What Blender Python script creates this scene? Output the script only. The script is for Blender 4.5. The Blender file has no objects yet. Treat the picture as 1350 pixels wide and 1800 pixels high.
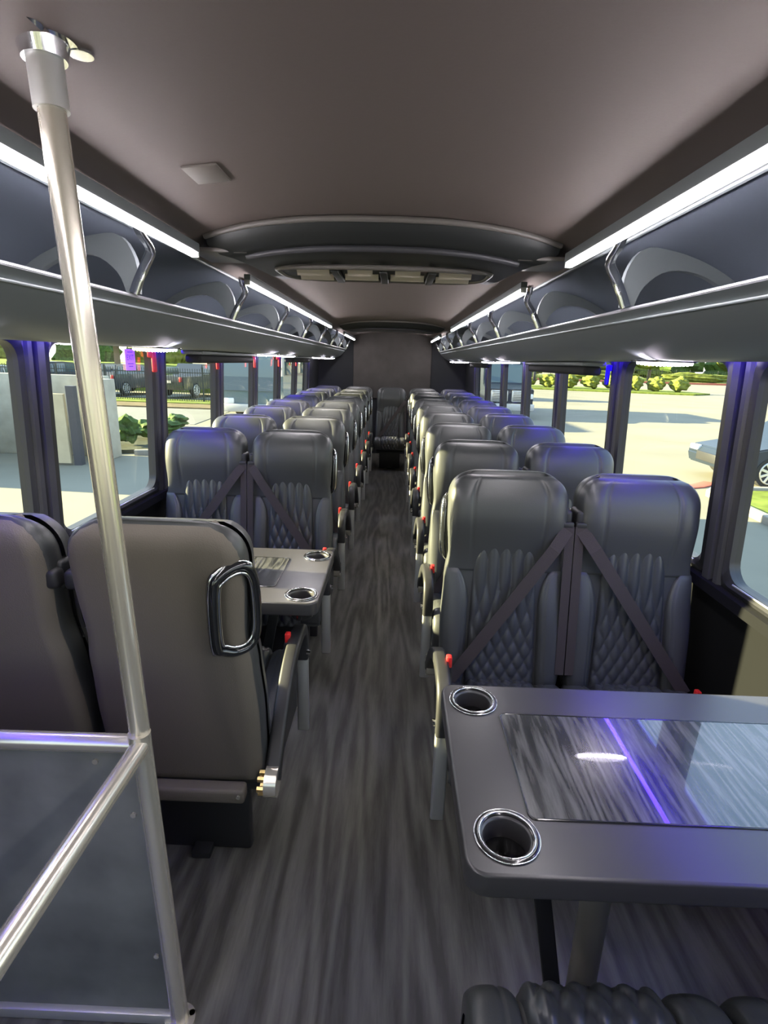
import bpy, bmesh, math, random
from math import sin, cos, pi, radians
from mathutils import Vector, Matrix
random.seed(7)
S = bpy.context.scene
COL = S.collection

# ------------------------------------------------------------------ camera
CAM_ROWS = ((0.999, -0.034, 0.013), (0.021, 0.268, -0.963), (0.029, 0.963, 0.268))
cam_d = bpy.data.cameras.new('camera')
cam = bpy.data.objects.new('camera', cam_d)
COL.objects.link(cam)
cam_d.sensor_fit = 'HORIZONTAL'
cam_d.sensor_width = 36.0
cam_d.lens = 36.0 * 950.0 / 1350.0
cam_d.clip_start = 0.02
cam_d.clip_end = 500
_rot = Matrix(CAM_ROWS)
_q = _rot.to_quaternion()
cam.rotation_mode = 'QUATERNION'
cam.rotation_quaternion = _q
cam.location = (0.06, 0.0, 1.52)
S.camera = cam

# ------------------------------------------------------------------ world, sun, exposure
S.view_settings.view_transform = 'Standard'
S.view_settings.look = 'None'
S.view_settings.gamma = 1.0
S.view_settings.use_curve_mapping = False
S.view_settings.exposure = 0.22
SUN_SLOPE = 0.29
SUN_STRENGTH = 47.0
SKY_STRENGTH = 3.0
LED_STRENGTH = 52.0
DOME_STRENGTH = 60.0
BLUE_STRENGTH = 46.0

world = bpy.data.worlds.new('sky')
S.world = world
world.use_nodes = True
wn = world.node_tree
wn.nodes.clear()
_o = wn.nodes.new('ShaderNodeOutputWorld')
_b = wn.nodes.new('ShaderNodeBackground')
_r = wn.nodes.new('ShaderNodeValToRGB')
_t = wn.nodes.new('ShaderNodeTexCoord')
_s = wn.nodes.new('ShaderNodeSeparateXYZ')
wn.links.new(_t.outputs['Generated'], _s.inputs[0])
wn.links.new(_s.outputs['Z'], _r.inputs[0])
_r.color_ramp.elements[0].position = 0.0
_r.color_ramp.elements[0].color = (0.95, 0.92, 0.80, 1)
_r.color_ramp.elements[1].position = 0.6
_r.color_ramp.elements[1].color = (0.42, 0.62, 0.95, 1)
_e = _r.color_ramp.elements.new(0.15)
_e.color = (0.78, 0.87, 0.95, 1)
wn.links.new(_r.outputs[0], _b.inputs[0])
_b.inputs[1].default_value = SKY_STRENGTH
wn.links.new(_b.outputs[0], _o.inputs[0])

sun_d = bpy.data.lights.new('sun', 'SUN')
sun_d.energy = SUN_STRENGTH
sun_d.color = (1.0, 0.87, 0.50)
sun_d.angle = radians(0.6)
sun = bpy.data.objects.new('sun', sun_d)
COL.objects.link(sun)
sun.location = (-30, 0, 12)
sun.rotation_euler = Vector((1.0, -0.09, -SUN_SLOPE)).to_track_quat('-Z', 'Y').to_euler()

S.cycles.max_bounces = 10
S.cycles.diffuse_bounces = 5
S.cycles.glossy_bounces = 4
S.cycles.transparent_max_bounces = 12
S.cycles.use_denoising = True
S.cycles.sample_clamp_indirect = 6.0
S.cycles.caustics_reflective = False
S.cycles.caustics_refractive = False


# ------------------------------------------------------------------ materials
def new_mat(name):
    m = bpy.data.materials.new(name)
    m.use_nodes = True
    return m, m.node_tree, m.node_tree.nodes['Principled BSDF']


def mat(name, col, rough=0.5, metal=0.0, spec=0.5, coat=0.0, noise=0.0, nscale=20.0, bump=0.0, bscale=200.0,
        emit=None, estr=0.0, coatr=0.05):
    m, nt, p = new_mat(name)
    p.inputs['Base Color'].default_value = (*col, 1)
    p.inputs['Roughness'].default_value = rough
    p.inputs['Metallic'].default_value = metal
    p.inputs['Specular IOR Level'].default_value = spec
    p.inputs['Coat Weight'].default_value = coat
    p.inputs['Coat Roughness'].default_value = coatr
    tc = nt.nodes.new('ShaderNodeTexCoord')
    if noise > 0:
        n = nt.nodes.new('ShaderNodeTexNoise')
        n.inputs['Scale'].default_value = nscale
        n.inputs['Detail'].default_value = 4
        nt.links.new(tc.outputs['Object'], n.inputs['Vector'])
        r = nt.nodes.new('ShaderNodeValToRGB')
        a, b = 1 - noise, 1 + noise
        r.color_ramp.elements[0].position = 0.3
        r.color_ramp.elements[1].position = 0.7
        r.color_ramp.elements[0].color = (*[min(1, c * a) for c in col], 1)
        r.color_ramp.elements[1].color = (*[min(1, c * b) for c in col], 1)
        nt.links.new(n.outputs['Fac'], r.inputs[0])
        nt.links.new(r.outputs[0], p.inputs['Base Color'])
    if bump > 0:
        n2 = nt.nodes.new('ShaderNodeTexNoise')
        n2.inputs['Scale'].default_value = bscale
        nt.links.new(tc.outputs['Object'], n2.inputs['Vector'])
        bp = nt.nodes.new('ShaderNodeBump')
        bp.inputs['Strength'].default_value = bump
        bp.inputs['Distance'].default_value = 0.002
        nt.links.new(n2.outputs['Fac'], bp.inputs['Height'])
        nt.links.new(bp.outputs[0], p.inputs['Normal'])
    if emit:
        p.inputs['Emission Color'].default_value = (*emit, 1)
        p.inputs['Emission Strength'].default_value = estr
    return m


def wood_mat(name, dark, light, rough, coat=0.0, along='Y', scale=1.0, spec=0.5):
    """stretched wood grain with cathedral rings"""
    m, nt, p = new_mat(name)
    tc = nt.nodes.new('ShaderNodeTexCoord')
    mp = nt.nodes.new('ShaderNodeMapping')
    nt.links.new(tc.outputs['Object'], mp.inputs['Vector'])
    s = (6 * scale, 0.55 * scale, 1) if along == 'Y' else (0.9 * scale, 6 * scale, 1)
    mp.inputs['Scale'].default_value = s
    w = nt.nodes.new('ShaderNodeTexNoise')
    w.inputs['Scale'].default_value = 1.3
    w.inputs['Detail'].default_value = 2
    nt.links.new(mp.outputs[0], w.inputs['Vector'])
    mul = nt.nodes.new('ShaderNodeMath'); mul.operation = 'MULTIPLY'
    mul.inputs[1].default_value = 60.0
    nt.links.new(w.outputs['Fac'], mul.inputs[0])
    sn = nt.nodes.new('ShaderNodeMath'); sn.operation = 'SINE'
    nt.links.new(mul.outputs[0], sn.inputs[0])
    f = nt.nodes.new('ShaderNodeTexNoise')
    f.inputs['Scale'].default_value = 9
    f.inputs['Detail'].default_value = 8
    f.inputs['Roughness'].default_value = 0.7
    nt.links.new(mp.outputs[0], f.inputs['Vector'])
    mx = nt.nodes.new('ShaderNodeMath'); mx.operation = 'MULTIPLY_ADD'
    mx.inputs[1].default_value = 0.16
    nt.links.new(sn.outputs[0], mx.inputs[0])
    nt.links.new(f.outputs['Fac'], mx.inputs[2])
    r = nt.nodes.new('ShaderNodeValToRGB')
    r.color_ramp.elements[0].position = 0.30
    r.color_ramp.elements[1].position = 0.74
    r.color_ramp.elements[0].color = (*dark, 1)
    r.color_ramp.elements[1].color = (*light, 1)
    nt.links.new(mx.outputs[0], r.inputs[0])
    nt.links.new(r.outputs[0], p.inputs['Base Color'])
    p.inputs['Roughness'].default_value = rough
    p.inputs['Coat Weight'].default_value = coat
    p.inputs['Coat Roughness'].default_value = 0.02
    p.inputs['Specular IOR Level'].default_value = spec
    return m


def glass_mat(name, tint, refl=0.035):
    m = bpy.data.materials.new(name)
    m.use_nodes = True
    nt = m.node_tree
    nt.nodes.clear()
    o = nt.nodes.new('ShaderNodeOutputMaterial')
    t = nt.nodes.new('ShaderNodeBsdfTransparent')
    t.inputs[0].default_value = (*tint, 1)
    g = nt.nodes.new('ShaderNodeBsdfGlossy')
    g.inputs['Roughness'].default_value = 0.01
    mx = nt.nodes.new('ShaderNodeMixShader')
    lw = nt.nodes.new('ShaderNodeLayerWeight')
    lw.inputs[0].default_value = 0.5
    pw = nt.nodes.new('ShaderNodeMath'); pw.operation = 'POWER'
    pw.inputs[1].default_value = 5.0
    nt.links.new(lw.outputs['Facing'], pw.inputs[0])
    fr = nt.nodes.new('ShaderNodeMath'); fr.operation = 'MULTIPLY_ADD'
    fr.inputs[1].default_value = 0.6
    fr.inputs[2].default_value = refl
    nt.links.new(pw.outputs[0], fr.inputs[0])
    nt.links.new(fr.outputs[0], mx.inputs[0])
    nt.links.new(t.outputs[0], mx.inputs[1])
    nt.links.new(g.outputs[0], mx.inputs[2])
    nt.links.new(mx.outputs[0], o.inputs[0])
    return m


M = dict(
    leather=mat('black_leather', (0.054, 0.057, 0.059), 0.36, spec=0.55, bump=0.12, bscale=350),
    quilt=mat('quilted_leather', (0.046, 0.049, 0.054), 0.33, spec=0.6),
    vinyl=mat('grey_back_vinyl', (0.140, 0.122, 0.100), 0.62, spec=0.35, bump=0.25, bscale=300),
    belt=mat('belt_webbing', (0.0527, 0.0434, 0.0422), 0.75, spec=0.25, bump=0.3, bscale=500),
    black=mat('black_plastic', (0.022, 0.022, 0.024), 0.45),
    gloss=mat('gloss_black', (0.015, 0.016, 0.018), 0.12, coat=0.6),
    red=mat('red_plastic', (0.75, 0.03, 0.03), 0.4),
    bluelit=mat('blue_lit_plastic', (0.06, 0.02, 0.75), 0.4),  # red handle with the blue strip's light put into its colour
    chrome=mat('chrome', (0.80, 0.80, 0.82), 0.12, metal=1.0),
    steel=mat('brushed_steel', (0.78, 0.73, 0.62), 0.24, metal=0.72),
    alu=mat('brushed_aluminium', (0.62, 0.62, 0.60), 0.42, metal=0.75),
    brass=mat('brass', (0.70, 0.52, 0.22), 0.3, metal=1.0),
    ceiling=mat('ceiling_vinyl', (0.168, 0.1366, 0.1254), 0.6, spec=0.3, bump=0.1, bscale=120),
    ceil_reflection=mat('ceiling_reflection', (0.19, 0.165, 0.15), 0.5),  # paler ceiling tone, stands for a reflection
    cove=mat('cove_fabric', (0.1331, 0.1536, 0.1997), 0.7, spec=0.3),
    rack=mat('rack_vinyl', (0.1859, 0.2083, 0.2232), 0.48, spec=0.5),
    lip=mat('rack_lip', (0.45, 0.45, 0.50), 0.3, metal=0.6),
    wall=mat('wall_vinyl', (0.007, 0.0072, 0.008), 0.85, spec=0.08),
    pillar=mat('pillar_trim', (0.055, 0.055, 0.064), 0.42),
    rubber=mat('window_rubber', (0.020, 0.020, 0.024), 0.4),
    rear=mat('rear_panel', (0.085, 0.078, 0.074), 0.75, spec=0.2, noise=0.1, nscale=6),
    rearside=mat('rear_side_panel', (0.028, 0.030, 0.034), 0.7, spec=0.2),
    floor=wood_mat('floor_wood_vinyl', (0.058, 0.056, 0.047), (0.152, 0.147, 0.126), 0.40, spec=0.5, scale=0.6),
    tabletop=mat('table_laminate', (0.0468, 0.0451, 0.0484), 0.30, spec=0.6),
    tableedge=mat('table_edge', (0.04, 0.0384, 0.036), 0.35),
    inlay=wood_mat('wood_inlay', (0.018, 0.019, 0.020), (0.12, 0.12, 0.115), 0.2, coat=1.0, along='Y', scale=1.8),
    cupwell=mat('cup_well', (0.02, 0.02, 0.021), 0.15, coat=0.5),
    post=mat('table_post', (0.26, 0.245, 0.215), 0.35, metal=0.3),
    panel=mat('guard_panel', (0.150, 0.153, 0.145), 0.55, noise=0.25, nscale=7, spec=0.4),
    ac=mat('ac_black', (0.018, 0.020, 0.020), 0.45),
    acrim=mat('ac_rim', (0.17, 0.155, 0.145), 0.4),
    vent=mat('vent_slat', (0.80, 0.72, 0.62), 0.4, metal=0.2),
    led=mat('led_white', (0.9, 0.9, 0.9), 0.5, emit=(1.0, 0.95, 0.99), estr=LED_STRENGTH),
    lampbody=mat('lamp_body', (0.55, 0.55, 0.58), 0.3, emit=(0.95, 0.88, 1.0), estr=5.0),
    dome=mat('dome_white', (0.9, 0.9, 0.9), 0.5, emit=(0.95, 0.86, 1.0), estr=DOME_STRENGTH),
    blue=mat('led_blue', (0.1, 0.1, 0.6), 0.5, emit=(0.07, 0.03, 1.0), estr=BLUE_STRENGTH),
    glass=glass_mat('window_glass', (0.80, 0.84, 0.80)),
    sticker=mat('pink_sticker', (0.90, 0.42, 0.62), 0.6, emit=(0.78, 0.36, 0.72), estr=0.0),
    ink=mat('sticker_ink', (0.30, 0.05, 0.32), 0.6),
    # outdoors
    concrete=mat('concrete', (0.205, 0.19, 0.142), 0.85, noise=0.12, nscale=0.35, spec=0.2),
    asphalt=mat('road_asphalt', (0.162, 0.162, 0.153), 0.9, noise=0.1, nscale=0.6, spec=0.2),
    curb=mat('curb_concrete', (0.2475, 0.234, 0.2025), 0.85, spec=0.2),
    curbred=mat('red_curb', (0.35, 0.091, 0.056), 0.7),
    grass=mat('grass', (0.1288, 0.164, 0.0296), 0.9, noise=0.35, nscale=3.0, spec=0.1),
    dirt=mat('dry_bank', (0.1344, 0.1056, 0.0624), 0.95, noise=0.2, nscale=2.0, spec=0.1),
    mulch=mat('mulch', (0.056, 0.06, 0.04), 0.95, noise=0.4, nscale=6.0, spec=0.1),
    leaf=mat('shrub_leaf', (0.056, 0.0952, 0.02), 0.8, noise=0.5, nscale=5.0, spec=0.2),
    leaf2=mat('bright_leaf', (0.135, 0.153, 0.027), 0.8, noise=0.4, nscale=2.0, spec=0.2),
    bark=mat('bark', (0.16, 0.11, 0.07), 0.9),
    tan=mat('tan_board', (0.50, 0.42, 0.27), 0.8, noise=0.08, nscale=4),
    stone=mat('stone_wall', (0.36, 0.34, 0.27), 0.85, noise=0.15, nscale=3),
    iron=mat('iron_fence', (0.03, 0.035, 0.03), 0.6),
    carblack=mat('car_black', (0.025, 0.03, 0.04), 0.25, coat=0.8),
    carblue=mat('car_blue_grey', (0.014, 0.021, 0.034), 0.4, coat=0.1, spec=0.35),
    carwhite=mat('car_white', (0.434, 0.434, 0.42), 0.3, coat=0.6),
    carteal=mat('coach_paint', (0.1056, 0.1584, 0.1728), 0.3, coat=0.6),
    carglass=mat('car_glass', (0.05, 0.08, 0.09), 0.06, coat=0.5),
    tyre=mat('tyre', (0.02, 0.02, 0.02), 0.8),
    orange=mat('orange_lens', (0.85, 0.22, 0.04), 0.3),
    lens=mat('headlight_lens', (0.7, 0.72, 0.72), 0.1, coat=0.5),
    redlens=mat('tail_lens', (0.5, 0.03, 0.03), 0.3),
)


# ------------------------------------------------------------------ mesh helpers
def mesh_from(name, verts, faces, m, smooth=True):
    me = bpy.data.meshes.new(name)
    me.from_pydata([tuple(v) for v in verts], [], faces)
    me.materials.append(m)
    if smooth:
        me.polygons.foreach_set('use_smooth', [True] * len(me.polygons))
    me.update()
    return me


def from_bm(name, bm, m, smooth=False, angle=None):
    bmesh.ops.recalc_face_normals(bm, faces=bm.faces)
    me = bpy.data.meshes.new(name)
    bm.to_mesh(me)
    bm.free()
    me.materials.append(m)
    if smooth:
        me.polygons.foreach_set('use_smooth', [True] * len(me.polygons))
        if angle:
            me.set_sharp_from_angle(angle=radians(angle))
    me.update()
    return me


def bm_box(bm, c, s, bev=0.0, seg=2, rot=None):
    r = bmesh.ops.create_cube(bm, size=1.0)
    vs = r['verts']
    bmesh.ops.scale(bm, vec=s, verts=vs)
    if bev > 0:
        es = list({e for v in vs for e in v.link_edges})
        rb = bmesh.ops.bevel(bm, geom=es, offset=bev, segments=seg, affect='EDGES', profile=0.5)
        vs = list({v for f in rb['faces'] for v in f.verts} | {v for v in vs if v.is_valid})
    if rot is not None:
        bmesh.ops.rotate(bm, cent=(0, 0, 0), matrix=rot, verts=vs)
    bmesh.ops.translate(bm, vec=c, verts=vs)
    return vs


def box(name, c, s, m, bev=0.0, seg=2, rot=None):
    bm = bmesh.new()
    bm_box(bm, c, s, bev, seg, rot)
    return from_bm(name, bm, m, bev > 0, 40)


def bm_cyl(bm, p0, p1, r0, r1=None, n=20, caps=True):
    r1 = r0 if r1 is None else r1
    p0, p1 = Vector(p0), Vector(p1)
    d = p1 - p0
    r = bmesh.ops.create_cone(bm, cap_ends=caps, segments=n, radius1=r0, radius2=r1, depth=d.length)
    q = d.to_track_quat('Z', 'Y').to_matrix().to_4x4()
    bmesh.ops.transform(bm, matrix=Matrix.Translation((p0 + p1) / 2) @ q, verts=r['verts'])


def cyl(name, p0, p1, r, m, r1=None, n=20):
    bm = bmesh.new()
    bm_cyl(bm, p0, p1, r, r1, n)
    return from_bm(name, bm, m, True, 40)


def catmull(pts, n=6, closed=False):
    P = [Vector(p) for p in pts]
    out = []
    k = len(P)
    for i in range(k if closed else k - 1):
        if closed:
            a, b, c, d = P[(i - 1) % k], P[i], P[(i + 1) % k], P[(i + 2) % k]
        else:
            a, b, c, d = P[max(i - 1, 0)], P[i], P[i + 1], P[min(i + 2, k - 1)]
        for j in range(n):
            t = j / n
            out.append(0.5 * ((2 * b) + (c - a) * t + (2 * a - 5 * b + 4 * c - d) * t * t + (3 * b - a - 3 * c + d) * t ** 3))
    if not closed:
        out.append(P[-1])
    return out


def sweep(name, path, prof, m, up=(0, 0, 1), closed=False, smooth=True, angle=50):
    """sweep a closed 2-D profile (list of (a,b)) along path; a along side, b along 'up'"""
    P = [Vector(p) for p in path]
    up = Vector(up)
    k, n = len(P), len(prof)
    verts, faces = [], []
    for i in range(k):
        if closed:
            t = P[(i + 1) % k] - P[i - 1]
        else:
            t = P[min(i + 1, k - 1)] - P[max(i - 1, 0)]
        t.normalize()
        side = t.cross(up)
        if side.length < 1e-5:
            side = t.cross(Vector((1, 0.01, 0)))
        side.normalize()
        u2 = side.cross(t)
        for a, b in prof:
            verts.append(P[i] + side * a + u2 * b)
    for i in range(k if closed else k - 1):
        i2 = (i + 1) % k
        for j in range(n):
            j2 = (j + 1) % n
            faces.append((i * n + j, i * n + j2, i2 * n + j2, i2 * n + j))
    if not closed:
        faces.append(tuple(range(n - 1, -1, -1)))
        faces.append(tuple((k - 1) * n + j for j in range(n)))
    me = mesh_from(name, verts, faces, m, smooth)
    if smooth:
        bm = bmesh.new(); bm.from_mesh(me)
        bmesh.ops.recalc_face_normals(bm, faces=bm.faces)
        bm.to_mesh(me); bm.free()
        me.set_sharp_from_angle(angle=radians(angle))
    return me


def ring_prof(r, n=12, ry=None):
    ry = r if ry is None else ry
    return [(r * cos(2 * pi * i / n), ry * sin(2 * pi * i / n)) for i in range(n)]


def rrect_prof(w, h, r, n=3):
    out = []
    for cx, cy, a0 in ((w / 2 - r, h / 2 - r, 0), (-w / 2 + r, h / 2 - r, 90), (-w / 2 + r, -h / 2 + r, 180), (w / 2 - r, -h / 2 + r, 270)):
        for i in range(n + 1):
            a = radians(a0 + 90 * i / n)
            out.append((cx + r * cos(a), cy + r * sin(a)))
    return out


def extrude_y(name, prof, y0, y1, m, smooth=True, angle=35, closed=True):
    """prof: list of (x,z); extruded along Y"""
    n = len(prof)
    verts = [(x, y0, z) for x, z in prof] + [(x, y1, z) for x, z in prof]
    faces = [(i, (i + 1) % n, n + (i + 1) % n, n + i) for i in range(n if closed else n - 1)]
    if closed:
        faces += [tuple(range(n - 1, -1, -1)), tuple(range(n, 2 * n))]
    me = mesh_from(name, verts, faces, m, smooth)
    bm = bmesh.new(); bm.from_mesh(me)
    bmesh.ops.recalc_face_normals(bm, faces=bm.faces)
    bm.to_mesh(me); bm.free()
    if smooth:
        me.set_sharp_from_angle(angle=radians(angle))
    return me


def put(name, me, parent=None, loc=None, rot=None, **kw):
    o = bpy.data.objects.new(name, me)
    COL.objects.link(o)
    if parent is not None:
        o.parent = parent
    if loc is not None:
        o.location = loc
    if rot is not None:
        o.rotation_euler = rot
    for k, v in kw.items():
        if v is not None:
            o[k] = v
    return o


def thing(name, label, cat, loc=(0, 0, 0), rotz=0.0, group=None):
    return put(name, None, None, loc, (0, 0, rotz), label=label, category=cat, group=group)


def struct(name, me, parent=None, **kw):
    if parent is None:
        kw['kind'] = 'structure'
    return put(name, me, parent, **kw)


# ------------------------------------------------------------------ bus shell
Y0, Y1 = -2.0, 9.2
WX = 1.24
struct('floor', box('floor', (0, (Y0 + Y1) / 2, -0.02), (2 * WX + 0.1, Y1 - Y0, 0.04), M['floor']))

# ceiling: crowned vinyl panel then a cove running down behind the racks
ceil_prof = []
for i in range(41):
    x = -0.72 + 1.44 * i / 40
    ceil_prof.append((x, 1.965 - 0.085 * abs(x / 0.72) ** 3))
cp = ceil_prof + [(x, z + 0.03) for x, z in reversed(ceil_prof)]
struct('ceiling', extrude_y('ceiling', cp, Y0, Y1, M['ceiling']))
for s, nm in ((-1, 'left'), (1, 'right')):
    c = catmull([(s * 0.715, 0, 1.884), (s * 0.80, 0, 1.872), (s * 0.93, 0, 1.845), (s * 1.06, 0, 1.785), (s * 1.15, 0, 1.70), (s * 1.19, 0, 1.60)], 5)
    p = [(v.x, v.z) for v in c]
    q = [(v.x + s * 0.03, v.z + 0.03) for v in reversed(c)]
    struct('trim_' + ('1' if s < 0 else '2'), extrude_y('cove', p + q, Y0, Y1, M['cove']))
    # seam bead between ceiling and cove
    struct('trim_' + ('3' if s < 0 else '4'), extrude_y('bead', [(s * 0.715 + a, 1.876 + b) for a, b in ring_prof(0.007, 8)], Y0, Y1, M['rack']))

# side walls: lower panel and header (windows between)
def wall_x(z):
    return WX - max(0.0, (z - 0.8)) * 0.045

SILL, HEAD = 0.80, 1.575
for s, nm in ((-1, 'left'), (1, 'right')):
    low = [(s * WX, 0), (s * WX, SILL), (s * (WX + 0.07), SILL), (s * (WX + 0.07), 0)]
    w = struct('wall_' + nm, extrude_y('wall_low', low, Y0, Y1, M['wall'], False))
    xh = wall_x(HEAD)
    hd = [(s * xh, HEAD), (s * (xh - 0.005), 1.80), (s * (xh + 0.07), 1.80), (s * (xh + 0.07), HEAD)]
    put('header_panel', extrude_y('wall_head', hd, Y0, Y1, M['wall'], False), w)
    # moulded ledge under the windows
    ledge = [(s * (WX - 0.035), SILL - 0.05), (s * (WX - 0.03), SILL - 0.015), (s * (WX + 0.0), SILL), (s * (WX + 0.01), SILL - 0.05)]
    put('sill_ledge', extrude_y('ledge', ledge, Y0, 8.1, M['wall']), w)
    # solid rear quarter panel
    qp = [(s * wall_x(SILL), SILL), (s * wall_x(HEAD), HEAD), (s * (wall_x(HEAD) + 0.07), HEAD), (s * (wall_x(SILL) + 0.07), SILL)]
    put('rear_quarter_panel', extrude_y('quarter', qp, 8.06, Y1, M['rearside'], False), w)

qp = [(-wall_x(SILL), SILL), (-wall_x(HEAD), HEAD), (-(wall_x(HEAD) + 0.07), HEAD), (-(wall_x(SILL) + 0.07), SILL)]
put('unseen_front_panel', extrude_y('unseen_front', qp, 0.16, 1.22, M['wall'], False), bpy.data.objects['wall_left'])  # unseen panel, length set to keep the sun off the right table
put('front_corner_panel', extrude_y('front_corner', qp, Y0, -1.55, M['wall'], False), bpy.data.objects['wall_left'])
# glazed entrance door beside the camera
dr = struct('door_1', box('door_leaf', (-1.215, -0.695, SILL + 0.02), (0.03, 1.70, 0.05), M['rubber']))
for yy in (-1.52, -0.695, 0.13):
    put('door_stile', box('door_stile', (-1.222, yy, 1.19), (0.03, 0.06, 0.77), M['rubber']), dr)
for yy in (-1.107, -0.282):
    put('door_pane', box('door_pane', (-1.222, yy, 1.19), (0.006, 0.765, 0.73), M['glass']), dr)
put('door_head', box('door_head', (-1.215, -0.695, 1.56), (0.03, 1.70, 0.05), M['rubber']), dr)
rw = struct('wall_rear', box('wall_rear', (0, Y1 + 0.04, 1.0), (2 * WX + 0.1, 0.08, 2.05), M['rearside']))
put('centre_panel', box('centre_panel', (0.0, Y1 - 0.01, 1.45), (1.28, 0.04, 1.06), M['rear'], 0.02), rw)

# front bulkhead with windscreen (behind the camera)
fw = struct('wall_front', box('wall_front', (0, Y0 - 0.04, 0.35), (2 * WX + 0.1, 0.08, 0.70), M['wall']))
put('header_panel', box('front_head', (0, Y0 - 0.04, 1.93), (2 * WX + 0.1, 0.08, 0.14), M['wall']), fw)
for s in (-1, 1):
    put('corner_post', box('front_post', (s * 1.2, Y0 - 0.04, 1.28), (0.14, 0.08, 1.2), M['wall']), fw)
wsn = struct('window_1', box('windscreen', (0, Y0 - 0.04, 1.28), (2.28, 0.008, 1.16), M['glass']))
put('centre_mullion', box('mullion', (0, Y0 - 0.04, 1.28), (0.05, 0.03, 1.16), M['rubber']), wsn)

# window posts, windows
def slanted(s, y, w, z0, z1, depth, m, name, groove=True):
    """vertical post profile extruded up the leaning wall; face towards the cabin has two grooves"""
    h = w / 2
    prof = [(-h, -0.02), (-h, 0.010), (-h * 0.72, 0.018), (-h * 0.34, 0.018), (-h * 0.28, 0.006), (-h * 0.02, 0.006), (h * 0.04, 0.022),
            (h * 0.70, 0.022), (h * 0.78, 0.010), (h, 0.010), (h, -0.02)]
    verts, faces = [], []
    n = len(prof)
    for z in (z0, z1):
        for a, b in prof:
            verts.append((s * (wall_x(z) - b), y + a, z))
    for j in range(n):
        j2 = (j + 1) % n
        faces.append((j, j2, n + j2, n + j))
    faces += [tuple(range(n)), tuple(range(n, 2 * n))]
    me = mesh_from(name, verts, faces, m, False)
    bm = bmesh.new(); bm.from_mesh(me)
    bmesh.ops.recalc_face_normals(bm, faces=bm.faces)
    bm.to_mesh(me); bm.free()
    return me

tn, wno = 5, 2
def rr_outline(y0, y1, z0, z1, r, n=5):
    out = []
    for cy, cz, a0 in ((y1 - r, z1 - r, 0), (y0 + r, z1 - r, 90), (y0 + r, z0 + r, 180), (y1 - r, z0 + r, 270)):
        for i in range(n + 1):
            a = radians(a0 + 90 * i / n)
            out.append((cy + r * cos(a), cz + r * sin(a)))
    return out

WINDOWS = {}
for s in (-1, 1):
    base, pitch = (1.93, 1.022) if s < 0 else (1.85, 1.03)
    posts = [base + pitch * k for k in range(-4, 7)]
    posts = [p for p in posts if p > (1.0 if s < 0 else Y0 - 0.2)]
    if s < 0:
        posts = [1.24] + posts
    for p in posts:
        struct('trim_%d' % tn, slanted(s, p, 0.12, SILL - 0.01, HEAD + 0.02, 0.02, M['pillar'], 'post'))
        tn += 1
    for a, b in zip(posts[:-1], posts[1:]):
        ya, yb, za, zb = a + 0.055, b - 0.055, SILL - 0.005, HEAD + 0.005
        outer = rr_outline(ya, yb, za, zb, 0.03)
        inner = rr_outline(ya + 0.028, yb - 0.028, za + 0.032, zb - 0.028, 0.065)
        verts, faces = [], []
        n = len(outer)
        for off, ol in ((0.012, outer), (0.020, [((o[0] * 0.5 + i[0] * 0.5), (o[1] * 0.5 + i[1] * 0.5)) for o, i in zip(outer, inner)]), (0.008, inner), (-0.03, inner), (-0.03, outer)):
            for y, z in ol:
                verts.append((s * (wall_x(z) - off), y, z))
        for k in range(5):
            k2 = (k + 1) % 5
            for j in range(n):
                j2 = (j + 1) % n
                faces.append((k * n + j, k * n + j2, k2 * n + j2, k2 * n + j))
        me = mesh_from('window_frame', verts, faces, M['rubber'])
        bm = bmesh.new(); bm.from_mesh(me); bmesh.ops.recalc_face_normals(bm, faces=bm.faces); bm.to_mesh(me); bm.free()
        me.set_sharp_from_angle(angle=radians(40))
        wo = struct('window_%d' % wno, me)
        gi = rr_outline(ya + 0.02, yb - 0.02, za + 0.02, zb - 0.02, 0.06)
        gv = [(s * (wall_x(z) + 0.010), y, z) for y, z in gi] + [(s * (wall_x(z) + 0.014), y, z) for y, z in gi]
        gm = mesh_from('window_pane', gv[:n], [tuple(range(n))], M['glass'], False)
        put('window_pane', gm, wo)
        # polished bead along the sill
        zb_ = za + 0.034
        put('sill_bead', sweep('sill_bead', [(s * (wall_x(zb_) - 0.012), ya + 0.07, zb_ - 0.006), (s * (wall_x(zb_) - 0.012), yb - 0.07, zb_ - 0.006)],
                               ring_prof(0.0035, 8), M['alu']), wo)
        WINDOWS[(s, round(a, 2))] = wo
        wno += 1

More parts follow.
